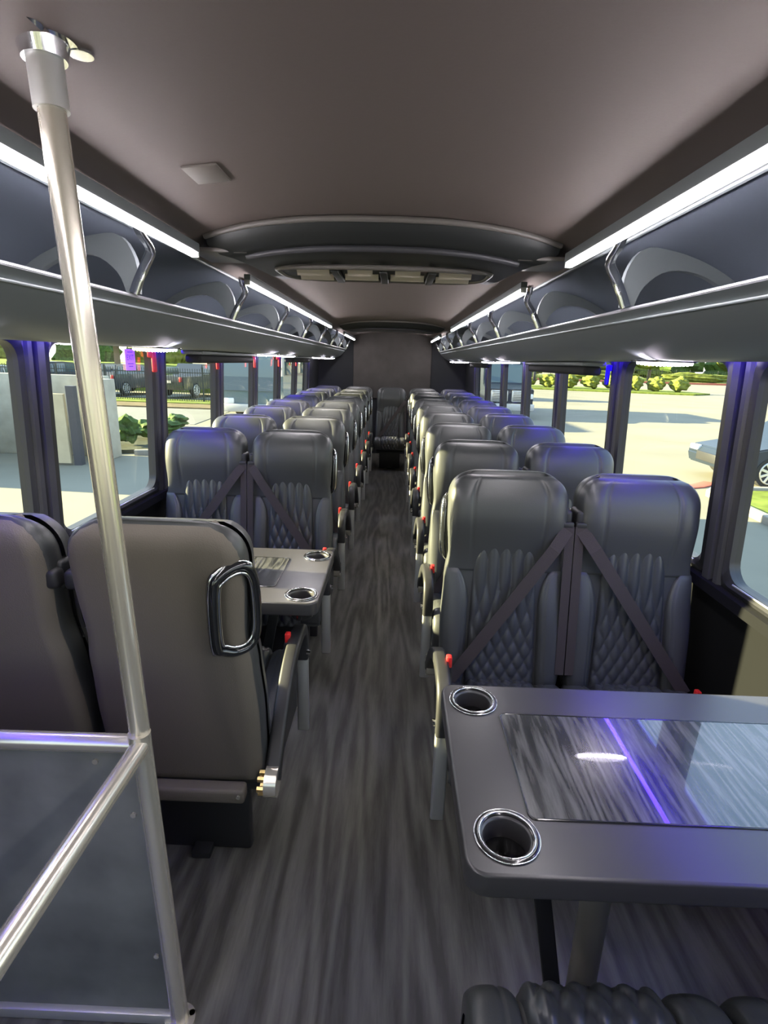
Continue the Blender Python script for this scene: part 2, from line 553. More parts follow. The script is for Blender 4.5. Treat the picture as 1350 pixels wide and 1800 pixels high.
# ------------------------------------------------------------------ luggage racks
RY0, RY1 = -1.6, 9.12
BRK = [0.72 + 1.03 * k for k in range(-1, 9)]
for s, nm in ((-1, 'left'), (1, 'right')):
    t = thing('luggage_rack', 'long dark grey overhead luggage rack along the %s wall above the windows' % nm, 'luggage rack', (0, 0, 0), 0, 'luggage racks')
    front = catmull([(0.752, 0, 1.688), (0.768, 0, 1.672), (0.792, 0, 1.640), (0.845, 0, 1.592), (0.905, 0, 1.562), (0.96, 0, 1.550), (1.10, 0, 1.550)], 5)
    P = [(s * v.x, v.z) for v in front] + [(s * 1.10, 1.606), (s * 1.185, 1.606), (s * 1.185, 1.622), (s * 0.98, 1.612), (s * 0.86, 1.622), (s * 0.80, 1.660), (s * 0.775, 1.690), (s * 0.762, 1.694)]
    put('rack_shell', extrude_y('rack_shell', P, RY0, RY1, M['rack'], True, 40), t)
    put('front_lip', extrude_y('front_lip', [(s * 0.758 + a, 1.692 + b) for a, b in ring_prof(0.0065, 10)], RY0, RY1, M['lip']), t, label='bright metal lip along the rack edge')
    put('groove_bead', extrude_y('groove_bead', [(s * 0.771 + a, 1.662 + b) for a, b in ring_prof(0.004, 8)], RY0, RY1, M['rack']), t)
    for yb in BRK:
        pts = catmull([(s * 0.650, yb - 0.16, 1.862), (s * 0.658, yb - 0.12, 1.842), (s * 0.672, yb - 0.03, 1.815), (s * 0.706, yb, 1.775), (s * 0.728, yb, 1.735), (s * 0.745, yb, 1.698)], 5)
        br = put('support_bracket', sweep('support_bracket', pts, rrect_prof(0.030, 0.012, 0.005), M['chrome'], (0, 1, 0.2)), t, label='curved chrome support bracket')
        # curved rib panel behind the bracket
        arc = catmull([(0.775, 0, 1.694), (0.80, 0, 1.76), (0.87, 0, 1.805), (0.98, 0, 1.790), (1.08, 0, 1.72), (1.125, 0, 1.62)], 4)
        outer = catmull([(0.74, 0, 1.70), (0.742, 0, 1.80), (0.80, 0, 1.868), (0.95, 0, 1.838), (1.08, 0, 1.772), (1.17, 0, 1.64)], 4)
        n = len(arc)
        vs = []
        for dy in (-0.012, 0.012):
            vs += [(s * v.x, yb + 0.03 + dy, v.z) for v in arc] + [(s * v.x, yb + 0.03 + dy, v.z) for v in outer]
        fs = []
        for i in range(n - 1):
            fs.append((i, i + 1, n + i + 1, n + i))
            fs.append((2 * n + i, 3 * n + i, 3 * n + i + 1, 2 * n + i + 1))
            fs.append((i, 2 * n + i, 2 * n + i + 1, i + 1))
            fs.append((n + i, n + i + 1, 3 * n + i + 1, 3 * n + i))
        me = mesh_from('rib', vs, fs, M['rack'], False)
        put('divider_rib', me, t)

# white LED strips under the edge of the ceiling panel
ORD = ['first', 'second', 'third', 'fourth', 'fifth', 'sixth', 'seventh', 'eighth', 'ninth', 'tenth', 'eleventh', 'twelfth']
for s, nm in ((-1, 'left'), (1, 'right')):
    for i, (a, b) in enumerate(((-1.2, 1.92), (2.58, 5.75), (7.25, 8.95))):
        x = s * 0.612
        t = thing('led_strip', '%s white LED light strip from the front along the %s ceiling edge' % (['long nearest', 'middle', 'short farthest'][i], nm), 'light strip', (x, (a + b) / 2, 1.84), 0, 'white ceiling light strips')
        L = b - a
        put('diffuser', box('diffuser', (0, 0, -0.002), (0.021, L, 0.014), M['led'], 0.004), t)
        put('housing', box('housing', (0, 0, 0.020), (0.030, L + 0.02, 0.030), M['rack'], 0.004), t)
        for e in (-1, 1):
            put('end_cap', box('end_cap', (0, e * (L / 2 + 0.006), 0.001), (0.026, 0.012, 0.022), M['alu'], 0.003), t)

# blue LED strips tucked up between rack and wall
for s, nm in ((-1, 'left'), (1, 'right')):
    t = thing('blue_light_strip', 'hidden blue LED strip under the %s rack close to the window heads' % nm, 'light strip', (s * 1.135, 3.4, 1.590), 0, 'blue light strips')
    put('diffuser', box('blue_diffuser', (0, 0, 0), (0.016, 9.6, 0.008), M['blue']), t)
    put('housing', box('blue_housing', (0, 0, 0.0075), (0.026, 9.64, 0.008), M['black']), t)

# oval white dome lamps under the racks
def dome_lamp(x, y, label):
    t = thing('dome_light', label, 'lamp', (x, y, 1.549), 0, 'white lamps under the luggage racks')
    bm = bmesh.new()
    bmesh.ops.create_uvsphere(bm, u_segments=24, v_segments=10, radius=1.0)
    bmesh.ops.delete(bm, geom=[v for v in bm.verts if v.co.z > 0.05], context='VERTS')
    bmesh.ops.scale(bm, vec=(0.110, 0.026, 0.010), verts=bm.verts)
    put('lens', from_bm('lens', bm, M['lampbody'], True), t)
    bm = bmesh.new()
    for k in range(15):
        x_ = -0.091 + 0.013 * k
        r_ = bmesh.ops.create_uvsphere(bm, u_segments=10, v_segments=6, radius=0.0062)
        bmesh.ops.translate(bm, vec=(x_, 0, -0.010 * (1 - (x_ / 0.11) ** 2) ** 0.5 - 0.002), verts=r_['verts'])
    put('led_row', from_bm('led_row', bm, M['dome'], True), t, label='row of small white lamp dots')
    put('bezel', sweep('bezel', [(0.114 * cos(a), 0.029 * sin(a), -0.001) for a in [2 * pi * k / 28 for k in range(28)]], ring_prof(0.004, 6), M['chrome'], closed=True), t)

for s, nm, ys in ((-1, 'left', (1.28, 2.42, 4.45, 5.25, 7.5, 8.6)), (1, 'right', (0.95, 1.95, 4.65, 5.45, 7.6, 8.6))):
    for i, y in enumerate(ys):
        dome_lamp(s * 0.985, y, 'oval white lamp under the %s luggage rack, %s from the front' % (nm, ORD[i]))

# dark housings hung under the racks between two windows
for s, nm, y0, y1 in ((-1, 'left', 3.02, 4.22), (1, 'right', 2.80, 4.05), (-1, 'left', 5.75, 7.0), (1, 'right', 6.1, 7.2)):
    far = y0 > 5
    t = thing('overhead_housing', 'dark flip-down housing under the %s luggage rack, %s one' % (nm, 'farther' if far else 'nearer'), 'housing', (s * 1.045, (y0 + y1) / 2, 1.549), 0, 'housings under the racks')
    L = y1 - y0
    put('cover', box('cover', (0, 0, -0.012), (0.12, L, 0.022), M['rack'], 0.008, 3), t)
    put('lower_case', box('lower_case', (0.0, -0.02, -0.045), (0.09, L - 0.06, 0.045), M['rearside'], 0.016, 4), t)
    put('hinge', cyl('hinge', (0, L / 2 - 0.14, -0.03), (0, L / 2 - 0.08, -0.03), 0.022, M['pillar']), t)

# ------------------------------------------------------------------ ceiling air units
def ac_unit(y0, y1, label, detail):
    t = thing('ceiling_air_unit', label, 'air conditioner', (0, y0, 1.96), 0, 'ceiling air units')
    bm = bmesh.new()
    N = 24
    rows = []
    # (scale of half width, y at centre, y at edge, z relative)
    L = y1 - y0
    spec = [(0.600, 0.0, 0.10, -0.002), (0.598, 0.012, 0.112, -0.030), (0.56, 0.03, 0.125, -0.066), (0.52, 0.06, 0.15, -0.080), (0.50, 0.24, 0.28, -0.082), (0.47, L * 0.70, L * 0.66, -0.088), (0.45, L * 0.85, L * 0.80, -0.086), (0.44, L, L * 0.94, -0.02)]
    for hw, yc, ye, z in spec:
        r = []
        for i in range(N + 1):
            u = -1 + 2 * i / N
            zc = z * (1 - 0.0 * abs(u)) - 0.075 * abs(u * hw / 0.72) ** 3
            r.append(bm.verts.new((u * hw, yc + (ye - yc) * abs(u) ** 2.2, zc)))
        rows.append(r)
    for a, b in zip(rows[:-1], rows[1:]):
        for i in range(N):
            bm.faces.new((a[i], a[i + 1], b[i + 1], b[i]))
    # side skirts up to the ceiling
    for e in (0, N):
        col = [r[e] for r in rows]
        top = [bm.verts.new((v.co.x * 1.005, v.co.y, -0.004 - 0.075 * abs(v.co.x / 0.72) ** 3)) for v in col]
        for i in range(len(col) - 1):
            bm.faces.new((col[i], col[i + 1], top[i + 1], top[i]))
    put('tray', from_bm('tray', bm, M['ac'], True, 40), t)
    rim = [(-0.602 + 1.204 * i / 30, 0.10 * abs(-1 + 2 * i / 30) ** 2.2 - 0.004, -0.006 - 0.075 * abs((-0.602 + 1.204 * i / 30) / 0.72) ** 3) for i in range(31)]
    put('front_rim', sweep('front_rim', rim, ring_prof(0.0075, 10, 0.010), M['acrim']), t, label='paler curved front rim')
    led = [(-0.47 + 0.94 * i / 24, 0.055 + 0.09 * abs(-1 + 2 * i / 24) ** 2.2 - 0.01, -0.084 - 0.02 * abs(-1 + 2 * i / 24) ** 3) for i in range(25)]
    put('lower_ledge', sweep('lower_ledge', led, ring_prof(0.008, 8, 0.010), M['pillar']), t)
    if detail:
        yv, zv = 0.50, -0.100
        ring = [(v.x, v.y, v.z) for v in catmull([(-0.42, yv - 0.06, zv), (-0.36, yv - 0.15, zv), (0.0, yv - 0.19, zv), (0.36, yv - 0.15, zv), (0.42, yv - 0.06, zv), (0.36, yv + 0.16, zv + 0.004), (0.0, yv + 0.17, zv + 0.004), (-0.36, yv + 0.16, zv + 0.004)], 5, True)]
        g = put('vent_frame', sweep('vent_frame', ring, ring_prof(0.010, 8), M['acrim'], closed=True), t)
        for k in range(4):
            x = -0.285 + 0.19 * k
            for j, (dy, w) in enumerate(((-0.06, 0.13), (0.06, 0.14))):
                if j == 0 and k in (1, 2):
                    w = 0.10
                put('vent_slat', box('vent_slat', (x, yv + dy + 0.05 * abs(x / 0.4) ** 2 - 0.02, zv - 0.002), (w, 0.034, 0.004), M['vent'], rot=Matrix.Rotation(radians(-38), 3, 'X')), g, label='pale vent slat')
        for k in range(3):
            put('vent_divider', box('vent_divider', (-0.19 + 0.19 * k, yv, zv - 0.004), (0.03, 0.30, 0.02), M['ac'], 0.003), g)
    return t

ac_unit(1.90, 2.72, 'wide black curved air unit on the ceiling with four pale vent slots', True)
ac_unit(6.40, 7.20, 'smaller looking black air unit far back on the ceiling', False)
for s, nm in ((-1, 'left'), (1, 'right')):
    t = put('ceiling_cover_plate', box('cover_plate', (s * 0.56, 2.12, 1.872), (0.20, 0.22, 0.016), M['acrim'], 0.006), label='small grey cover plate beside the air unit at the %s light strip end' % nm, category='cover plate', group='cover plates')
put('ceiling_reflection_plate', box('reflection_plate', (-0.415, 1.475, 1.946), (0.085, 0.12, 0.006), M['ceil_reflection'], 0.002, rot=Matrix.Rotation(radians(-6), 3, 'Y')), label='small flat plate painted as a pale reflection on the brown ceiling near the left light strip', category='plate')  # added plate, its paler colour paints a reflection on the ceiling


# ------------------------------------------------------------------ seats
def front_y(z):
    return -0.10 + (z - 0.45) / 0.69 * 0.10


def interp(tab, z):
    if z <= tab[0][0]:
        return tab[0][1]
    for (a, va), (b, vb) in zip(tab[:-1], tab[1:]):
        if z <= b:
            f = (z - a) / (b - a)
            f = f * f * (3 - 2 * f)
            return va + (vb - va) * f
    return tab[-1][1]

HALF = [(0.33, 0.212), (0.42, 0.222), (0.58, 0.224), (0.74, 0.217), (0.85, 0.206), (0.99, 0.214), (1.05, 0.214)]
ZT, RT = 1.145, 0.105

def half_w(z):
    w = interp(HALF, z)
    if z > ZT - RT:
        f = min(1.0, (z - (ZT - RT)) / RT)
        w = w - 0.115 * (1 - (1 - f ** 2.3) ** (1 / 2.3))
    return w


def shell_mesh():
    zs = [0.335 + (1.02 - 0.335) * i / 20 for i in range(21)] + [1.02 + 0.125 * sin(pi / 2 * i / 12) for i in range(1, 13)]
    n = 36
    verts, faces = [], []
    for z in zs:
        w = half_w(z)
        th = 0.108 if z < 0.9 else 0.108 - 0.02 * (z - 0.9) / 0.25
        if z > 1.06:
            th *= max(0.25, (1 - ((z - 1.06) / 0.0855) ** 3.0)) if z < 1.1449 else 0.25
        yc = front_y(z) + 0.054
        for k in range(n):
            a = 2 * pi * k / n
            c, s_ = cos(a), sin(a)
            e = 2 / 4.5
            verts.append((w * math.copysign(abs(c) ** e, c), yc + th / 2 * math.copysign(abs(s_) ** e, s_), z))
    for i in range(len(zs) - 1):
        for k in range(n):
            k2 = (k + 1) % n
            faces.append((i * n + k, i * n + k2, (i + 1) * n + k2, (i + 1) * n + k))
    faces.append(tuple(range(n - 1, -1, -1)))
    L = (len(zs) - 1) * n
    faces.append(tuple(L + k for k in range(n)))
    return mesh_from('seat_back', verts, faces, M['leather'])


def path_patch(name, path, xfn, hfn, nu, m, sink=-0.03):
    """sheet over a path of (y,z) points; x = xfn(u, s) ; raised by hfn(u, s) along the path normal"""
    P = [Vector((0, y, z)) for y, z in path]
    k = len(P)
    d = [0.0]
    for a, b in zip(P[:-1], P[1:]):
        d.append(d[-1] + (b - a).length)
    tot = d[-1]
    verts, faces = [], []
    for i in range(k):
        t = (P[min(i + 1, k - 1)] - P[max(i - 1, 0)]).normalized()
        nrm = Vector((0, -t.z, t.y))   # path runs upward -> normal faces -y ; runs to +y -> normal faces up
        s_ = d[i] / tot
        for j in range(nu + 1):
            u = -1 + 2 * j / nu
            h = hfn(u, s_)
            if i in (0, k - 1) or j in (0, nu):
                h = sink
            p = P[i] + nrm * h
            verts.append((xfn(u, s_), p.y, p.z))
    for i in range(k - 1):
        for j in range(nu):
            a = i * (nu + 1) + j
            faces.append((a, a + 1, a + nu + 2, a + nu + 1))
    return mesh_from(name, verts, faces, m)


def dome(u, p=2.0):
    return max(0.0, 1 - abs(u) ** p)


def back_path(z0, z1, n):
    return [(front_y(z0 + (z1 - z0) * i / n), z0 + (z1 - z0) * i / n) for i in range(n + 1)]


def headrest_mesh():
    z0, z1, n = 0.78, 1.137, 40
    path = back_path(z0, z1, n)
    def xf(u, s):
        return u * (half_w(z0 + (z1 - z0) * s) + 0.003)
    def hf(u, s):
        b = 0.044 * dome(u, 6) ** 0.5
        f = min(1.0, s / 0.62)
        prof = f * f * (3 - 2 * f) if s < 0.62 else (max(0.0, 1 - ((s - 0.62) / 0.38) ** 2.8))
        h = 0.003 + b * prof
        a = abs(u)
        if a > 0.60:
            h += 0.007 * prof * sin(min(1, (a - 0.60) / 0.36) * pi) ** 0.8
        h -= 0.004 * math.exp(-((a - 0.60) / 0.016) ** 2) * min(1, prof * 2)
        return h
    return path_patch('headrest', path, xf, hf, 60, M['leather'], -0.02)


def quilt_h(x, s, g, amp, cell):
    p = x / cell + g
    q = x / cell - g
    return amp * (abs(sin(pi * p)) * abs(sin(pi * q))) ** 0.36


def back_quilt_mesh():
    z0, z1, n = 0.34, 0.885, 110
    path = back_path(z0, z1, n)
    def hw(s):
        w = 0.132 - 0.018 * s
        f = (s - 0.80) / 0.20
        if f > 0:
            w -= 0.055 * (1 - (1 - min(1, f) ** 2.6) ** (1 / 2.6))
        return w
    def xf(u, s):
        return u * hw(s)
    def hf(u, s):
        dwn = (1 - s) * (z1 - z0)
        g = 0.0 if dwn < 0.10 else 17.0 * (dwn - 0.10) ** 1.75
        edge = dome(u, 14)
        return 0.003 + edge * 0.006 + quilt_h(u * hw(s) + 0.022, s, g, 0.0115, 0.0445) * edge
    return path_patch('quilted_panel', path, xf, hf, 60, M['quilt'], -0.01)


def back_bolster_mesh(sd):
    z0, z1, n = 0.33, 0.81, 30
    path = back_path(z0, z1, n)
    def xf(u, s):
        z = z0 + (z1 - z0) * s
        outer = half_w(z) + 0.002
        inner = 0.136 - 0.014 * s
        f = (s - 0.66) / 0.34
        if f > 0:
            inner += 0.080 * (1 - (1 - min(1, f) ** 2.0) ** (1 / 2.0))
        t = (u + 1) / 2
        x = inner + (outer - inner) * t
        return sd * x
    def hf(u, s):
        w_ = u + 0.12
        e = max(0.0, 1 - (abs(w_) / (0.88 if w_ < 0 else 1.12)) ** 2.6) ** 0.8
        v = min(1, s / 0.12) ** 0.5 * max(0.0, 1 - max(0, (s - 0.30) / 0.70) ** 2.0)
        h = 0.004 + 0.034 * e * v
        h -= 0.004 * math.exp(-((u + 0.55) / 0.05) ** 2) * v
        return h
    me = path_patch('side_bolster', path, xf, hf, 22, M['leather'], -0.02)
    return me


def cushion_path(n1=14, n2=12, z=0.452, yb=-0.085, yf=-0.51, r=0.075):
    pts = []
    for i in range(5):
        pts.append((yf - r, 0.30 + (z - r - 0.30) * i / 5))
    for i in range(n2 + 1):
        a = pi - (pi / 2) * i / n2
        pts.append((yf + r * cos(a), z - r + r * sin(a)))
    for i in range(1, n1 + 1):
        pts.append((yf + (yb - yf) * i / n1, z - 0.112 * (i / n1) ** 1.3))
    return pts


def cushion_mesh():
    P = cushion_path()
    n = len(P)
    hw = 0.222
    verts, faces = [], []
    secs = [(-hw, 0.018, 0.02), (-hw + 0.004, 0.006, 0.008), (-hw + 0.02, 0, 0), (hw - 0.02, 0, 0), (hw - 0.004, 0.006, 0.008), (hw, 0.018, 0.02)]
    for x, dz, dyf in secs:
        for y, z in P:
            verts.append((x, min(y + dyf, -0.085), max(z - dz, 0.30)))
        verts.append((x, -0.085, 0.30))
    m_ = n + 1
    for i in range(len(secs) - 1):
        for j in range(m_):
            j2 = (j + 1) % m_
            faces.append((i * m_ + j, i * m_ + j2, (i + 1) * m_ + j2, (i + 1) * m_ + j))
    faces.append(tuple(range(m_ - 1, -1, -1)))
    faces.append(tuple((len(secs) - 1) * m_ + j for j in range(m_)))
    me = mesh_from('seat_cushion', verts, faces, M['leather'])
    bm = bmesh.new(); bm.from_mesh(me); bmesh.ops.recalc_face_normals(bm, faces=bm.faces); bm.to_mesh(me); bm.free()
    me.set_sharp_from_angle(angle=radians(50))
    return me


def dense(P, n):
    d = [0.0]
    for a, b in zip(P[:-1], P[1:]):
        d.append(d[-1] + math.hypot(b[0] - a[0], b[1] - a[1]))
    out = []
    for i in range(n + 1):
        t = d[-1] * i / n
        k = 0
        while k < len(d) - 2 and d[k + 1] < t:
            k += 1
        f = (t - d[k]) / max(1e-9, d[k + 1] - d[k])
        out.append((P[k][0] + (P[k + 1][0] - P[k][0]) * f, P[k][1] + (P[k + 1][1] - P[k][1]) * f))
    return out


def cushion_quilt_mesh():
    path = dense(cushion_path(14, 24), 80)
    L = 0.55
    def xf(u, s):
        return u * 0.128
    def hf(u, s):
        g = s * L / 0.075
        edge = dome(u, 14)
        return 0.001 + 0.014 * edge + quilt_h(u * 0.128 + 0.022, s, g, 0.0150, 0.0445) * edge
    return path_patch('cushion_quilt', path, xf, hf, 56, M['quilt'], -0.01)


def cushion_bolster_mesh(sd):
    path = dense(cushion_path(14, 24), 40)
    def xf(u, s):
        t = (u + 1) / 2
        return sd * (0.132 + 0.094 * t)
    def hf(u, s):
        e = dome(u, 2.6) ** 0.6
        v = min(1, s / 0.15) ** 0.6 * min(1, (1 - s) / 0.08) ** 0.5
        return 0.020 * e * v - 0.005 * math.exp(-((u + 0.30) / 0.05) ** 2) * v
    return path_patch('cushion_bolster', path, xf, hf, 24, M['leather'], -0.02)


def back_panel_mesh():
    """hard vinyl panel on the back of the seat"""
    z0, z1, n, nu = 0.345, 1.140, 40, 22
    verts, faces = [], []
    for i in range(n + 1):
        z = z0 + (z1 - z0) * i / n
        w = (half_w(z) - 0.004)
        th = 0.108 if z < 0.9 else 0.108 - 0.02 * (z - 0.9) / 0.25
        if z > 1.06:
            th *= max(0.25, (1 - ((z - 1.06) / 0.0855) ** 3.0))
        for j in range(nu + 1):
            u = -1 + 2 * j / nu
            y = front_y(z) + 0.054 + th / 2 + 0.010 * dome(u, 6) ** 0.5
            if i in (0,) or j in (0, nu):
                y -= 0.022
            if i == n:
                y -= 0.015
            verts.append((u * w, y, z))
    for i in range(n):
        for j in range(nu):
            a = i * (nu + 1) + j
            faces.append((a, a + nu + 1, a + nu + 2, a + 1))
    return mesh_from('back_panel', verts, faces, M['vinyl'])


def belt_mesh(inner):
    """strap across the back cushion from the inner shoulder to the outer hip"""
    x0, x1 = inner * 0.214, -inner * 0.205
    pts = []
    n = 16
    for i in range(n + 1):
        t = i / n
        z = 0.965 + (0.375 - 0.965) * t
        x = x0 + (x1 - x0) * t
        y = front_y(z) - 0.052 - 0.004 * sin(pi * t)
        if t < 0.12:
            y += (0.12 - t) / 0.12 * 0.02
        pts.append(Vector((x, y, z)))
    verts, faces = [], []
    for i, p in enumerate(pts):
        t = (pts[min(i + 1, n)] - pts[max(i - 1, 0)]).normalized()
        nrm = Vector((0, -1, 0.145)).normalized()
        sd = t.cross(nrm).normalized()
        for a, b in ((0.023, -0.0008), (0.023, 0.0008), (-0.023, 0.0008), (-0.023, -0.0008)):
            verts.append(p + sd * a + nrm * b)
    for i in range(n):
        for j in range(4):
            j2 = (j + 1) % 4
            faces.append((i * 4 + j, i * 4 + j2, (i + 1) * 4 + j2, (i + 1) * 4 + j))
    faces += [(3, 2, 1, 0), tuple(4 * n + k for k in range(4))]
    return mesh_from('shoulder_belt', verts, faces, M['belt'], False)


def drop_strap_mesh(inner):
    pts = [(inner * 0.217, front_y(z) - 0.034, z) for z in (0.97, 0.85, 0.7, 0.55, 0.42)]
    return sweep('anchor_strap', pts, [(-0.016, -0.001), (0.016, -0.001), (0.016, 0.001), (-0.016, 0.001)], M['belt'], (0, -1, 0), smooth=False)


def guide_mesh(inner):
    bm = bmesh.new()
    bm_box(bm, (inner * 0.212, front_y(0.98) + 0.02, 0.985), (0.030, 0.085, 0.075), 0.010, 3)
    bm_box(bm, (inner * 0.210, front_y(0.98) - 0.028, 0.972), (0.044, 0.018, 0.026), 0.006, 2)
    bm_box(bm, (inner * 0.212, front_y(0.98) + 0.075, 0.985), (0.034, 0.040, 0.050), 0.012, 3)
    return from_bm('belt_guide', bm, M['black'], True, 40)


def handle_mesh(a):
    """rounded loop on the aisle-side rear corner of the back"""
    loop = [(-0.060, -0.080), (-0.052, 0.070), (-0.030, 0.105), (0.015, 0.118), (0.046, 0.100), (0.056, 0.04), (0.052, -0.070), (0.030, -0.112), (-0.010, -0.120), (-0.045, -0.105)]
    P = catmull([(p[0], 0, p[1]) for p in loop], 5, True)
    return P


def place_handle(P, a, off=0.0):
    # loop lies in a plane turned 50 degrees towards the aisle
    cx, cy, cz = a * 0.178, front_y(0.93) + 0.088, 0.925
    an = radians(44)
    ax = Vector((a * cos(an), -sin(an), 0))   # in-plane horizontal, runs from rear-centre to aisle-front
    nr = Vector((a * sin(an), cos(an), 0))
    return [Vector((cx, cy, cz)) + ax * p.x + nr * (0.012 + off) + Vector((0, (p.z) * 0.145, p.z)) for p in P], nr

SEAT_CACHE = {}
def sm(key, fn):
    if key not in SEAT_CACHE:
        SEAT_CACHE[key] = fn()
    return SEAT_CACHE[key]

ARM_PATH = catmull([(0.0, -0.005, 0.36), (0.0, -0.075, 0.43), (0.0, -0.18, 0.515), (0.0, -0.30, 0.575), (0.0, -0.42, 0.592), (0.0, -0.495, 0.575), (0.0, -0.523, 0.52), (0.0, -0.527, 0.445)], 5)

def make_seat(loc, rotz, inner, aisle, label, group, name='passenger_seat', rear_facing=False):
    """inner: side of the belt reel (+1/-1); aisle: side of the arm and handle (0 = none)"""
    t = thing(name, label, 'seat', loc, rotz, group)
    put('seat_back', sm('shell', shell_mesh), t)
    put('headrest', sm('head', headrest_mesh), t)
    put('quilted_panel', sm('bq', back_quilt_mesh), t, label='diamond quilted centre panel')
    for sd in (-1, 1):
        put('side_bolster', sm(('bb', sd), lambda: back_bolster_mesh(sd)), t)
    c = put('seat_cushion', sm('cu', cushion_mesh), t)
    put('cushion_quilt', sm('cq', cushion_quilt_mesh), c, label='diamond quilted cushion centre')
    for sd in (-1, 1):
        put('cushion_bolster', sm(('cb', sd), lambda: cushion_bolster_mesh(sd)), c)
    bp = put('back_panel', sm('bp', back_panel_mesh), t, label='matte grey brown back panel')
    put('kick_bar', sm('kb', lambda: box('kick_bar', (0, 0.030, 0.345), (0.36, 0.045, 0.045), M['vinyl'], 0.010, 3)), t)
    for sd in (-1, 1):
        put('bar_screw', sm(('ks', sd), lambda: cyl('bar_screw', (sd * 0.165, 0.050, 0.350), (sd * 0.165, 0.056, 0.350), 0.006, M['steel'], n=10)), bp)
    b = put('shoulder_belt', sm(('bt', inner), lambda: belt_mesh(inner)), t, label='grey brown webbing belt across the back')
    put('anchor_strap', sm(('ds', inner), lambda: drop_strap_mesh(inner)), t)
    put('belt_guide', sm(('bg', inner), lambda: guide_mesh(inner)), t)
    o = -inner
    bz, by = (0.605, -0.375) if aisle else (0.40, -0.20)
    bu = put('buckle', sm(('bk', o, bz), lambda: box('buckle', (o * 0.224, by, bz - 0.055), (0.024, 0.03, 0.085), M['black'], 0.006)), t)
    put('release_button', sm(('rb', o, bz), lambda: box('release_button', (o * 0.224, by - 0.006, bz), (0.018, 0.024, 0.038), M['red'], 0.004)), bu, label='red release button')
    # base
    put('base_frame', sm('bf', lambda: box('base_frame', (0, -0.28, 0.275), (0.40, 0.40, 0.05), M['black'], 0.01)), t)
    for yy in (-0.42, -0.12):
        put('leg', sm(('lg', yy), lambda: box('leg', (0.0, yy, 0.125), (0.30, 0.035, 0.25), M['black'], 0.008)), t)
    put('foot_rail', sm('fr', lambda: box('foot_rail', (0.0, -0.27, 0.012), (0.06, 0.42, 0.024), M['black'], 0.005)), t)
    if aisle:
        a = aisle
        xa = a * 0.248
        ar = put('armrest', sm(('ar', a), lambda: sweep('armrest', [(xa, p.y, p.z) for p in ARM_PATH], rrect_prof(0.042, 0.044, 0.010), M['black'], (1, 0, 0))), t)
        put('arm_end', sm(('ae', a), lambda: box('arm_end', (xa, -0.527, 0.290), (0.044, 0.020, 0.32), M['alu'], 0.007, 3)), ar, label='brushed aluminium arm end')
        put('pivot_hub', sm(('ph', a), lambda: cyl('pivot_hub', (xa - 0.017, 0.0, 0.36), (xa + 0.017, 0.0, 0.36), 0.042, M['steel'])), ar)
        put('pull_knob', sm(('pk', a), lambda: cyl('pull_knob', (xa + a * 0.017, -0.515, 0.475), (xa + a * 0.032, -0.515, 0.475), 0.011, M['chrome'], n=14)), ar)
        put('side_shield', sm(('ss', a), lambda: box('side_shield', (a * 0.228, -0.28, 0.345), (0.012, 0.40, 0.15), M['black'], 0.005)), ar)
        if rear_facing:
            for k in range(6):
                an = 2 * pi * k / 6
                put('pivot_bolt', sm(('pb', a, k), lambda: cyl('pivot_bolt', (xa - a * 0.016, 0.026 * cos(an) + 0.006, 0.36 + 0.026 * sin(an)), (xa - a * 0.036, 0.026 * cos(an) + 0.006, 0.36 + 0.026 * sin(an)), 0.0085, M['brass'], n=6)), ar, label='brass bolt')
        P = handle_mesh(a)
        pts, nr = place_handle(P, a)
        gh = put('grab_handle', sm(('gh', a), lambda: sweep('grab_handle', pts, ring_prof(0.013, 10, 0.020), M['gloss'], nr, True)), t, label='gloss black grab handle loop')
        Pin = [Vector((p.x * 0.80, 0, p.z * 0.86)) for p in P]
        Pout = [Vector((p.x * 1.17, 0, p.z * 1.08)) for p in P]
        for q in (Pin, Pout):
            p2, _ = place_handle(q, a, 0.012 if q is Pin else 0.002)
            put('chrome_edge', sm(('ce', a, q is Pin), lambda: sweep('chrome_edge', p2, ring_prof(0.0045, 8), M['chrome'], nr, True)), gh)
    return t

PITCH_R, PITCH_L = 0.80, 0.765
IN_X, OUT_X = 0.485, 0.955
for k in range(8):
    y = 1.92 + PITCH_R * k
    make_seat((IN_X, y, 0), 0, +1, -1, 'black quilted leather aisle seat, right of the aisle, %s forward-facing row from the front' % ORD[k], 'seats right of the aisle')
    make_seat((OUT_X, y, 0), 0, -1, 0, 'black quilted leather window seat, right of the aisle, %s forward-facing row from the front' % ORD[k], 'seats right of the aisle')
for k in range(7):
    y = 2.90 + PITCH_L * k
    make_seat((-IN_X, y, 0), 0, -1, +1, 'black quilted leather aisle seat, left of the aisle, %s forward-facing row from the front' % ORD[k], 'seats left of the aisle')
    make_seat((-OUT_X, y, 0), 0, +1, 0, 'black quilted leather window seat, left of the aisle, %s forward-facing row from the front' % ORD[k], 'seats left of the aisle')
YB = 8.30
for x, inn, ai, w in ((-OUT_X, 1, 0, 'at the left window'), (-IN_X, -1, 0, 'second from the left window'), (0.01, 1, 0, 'in the middle, facing straight up the aisle'), (IN_X, 1, 0, 'second from the right window'), (OUT_X, -1, 0, 'at the right window')):
    make_seat((x, YB, 0), 0, inn, ai, 'black rear bench seat, %s' % w, 'rear bench seats', 'bench_seat')
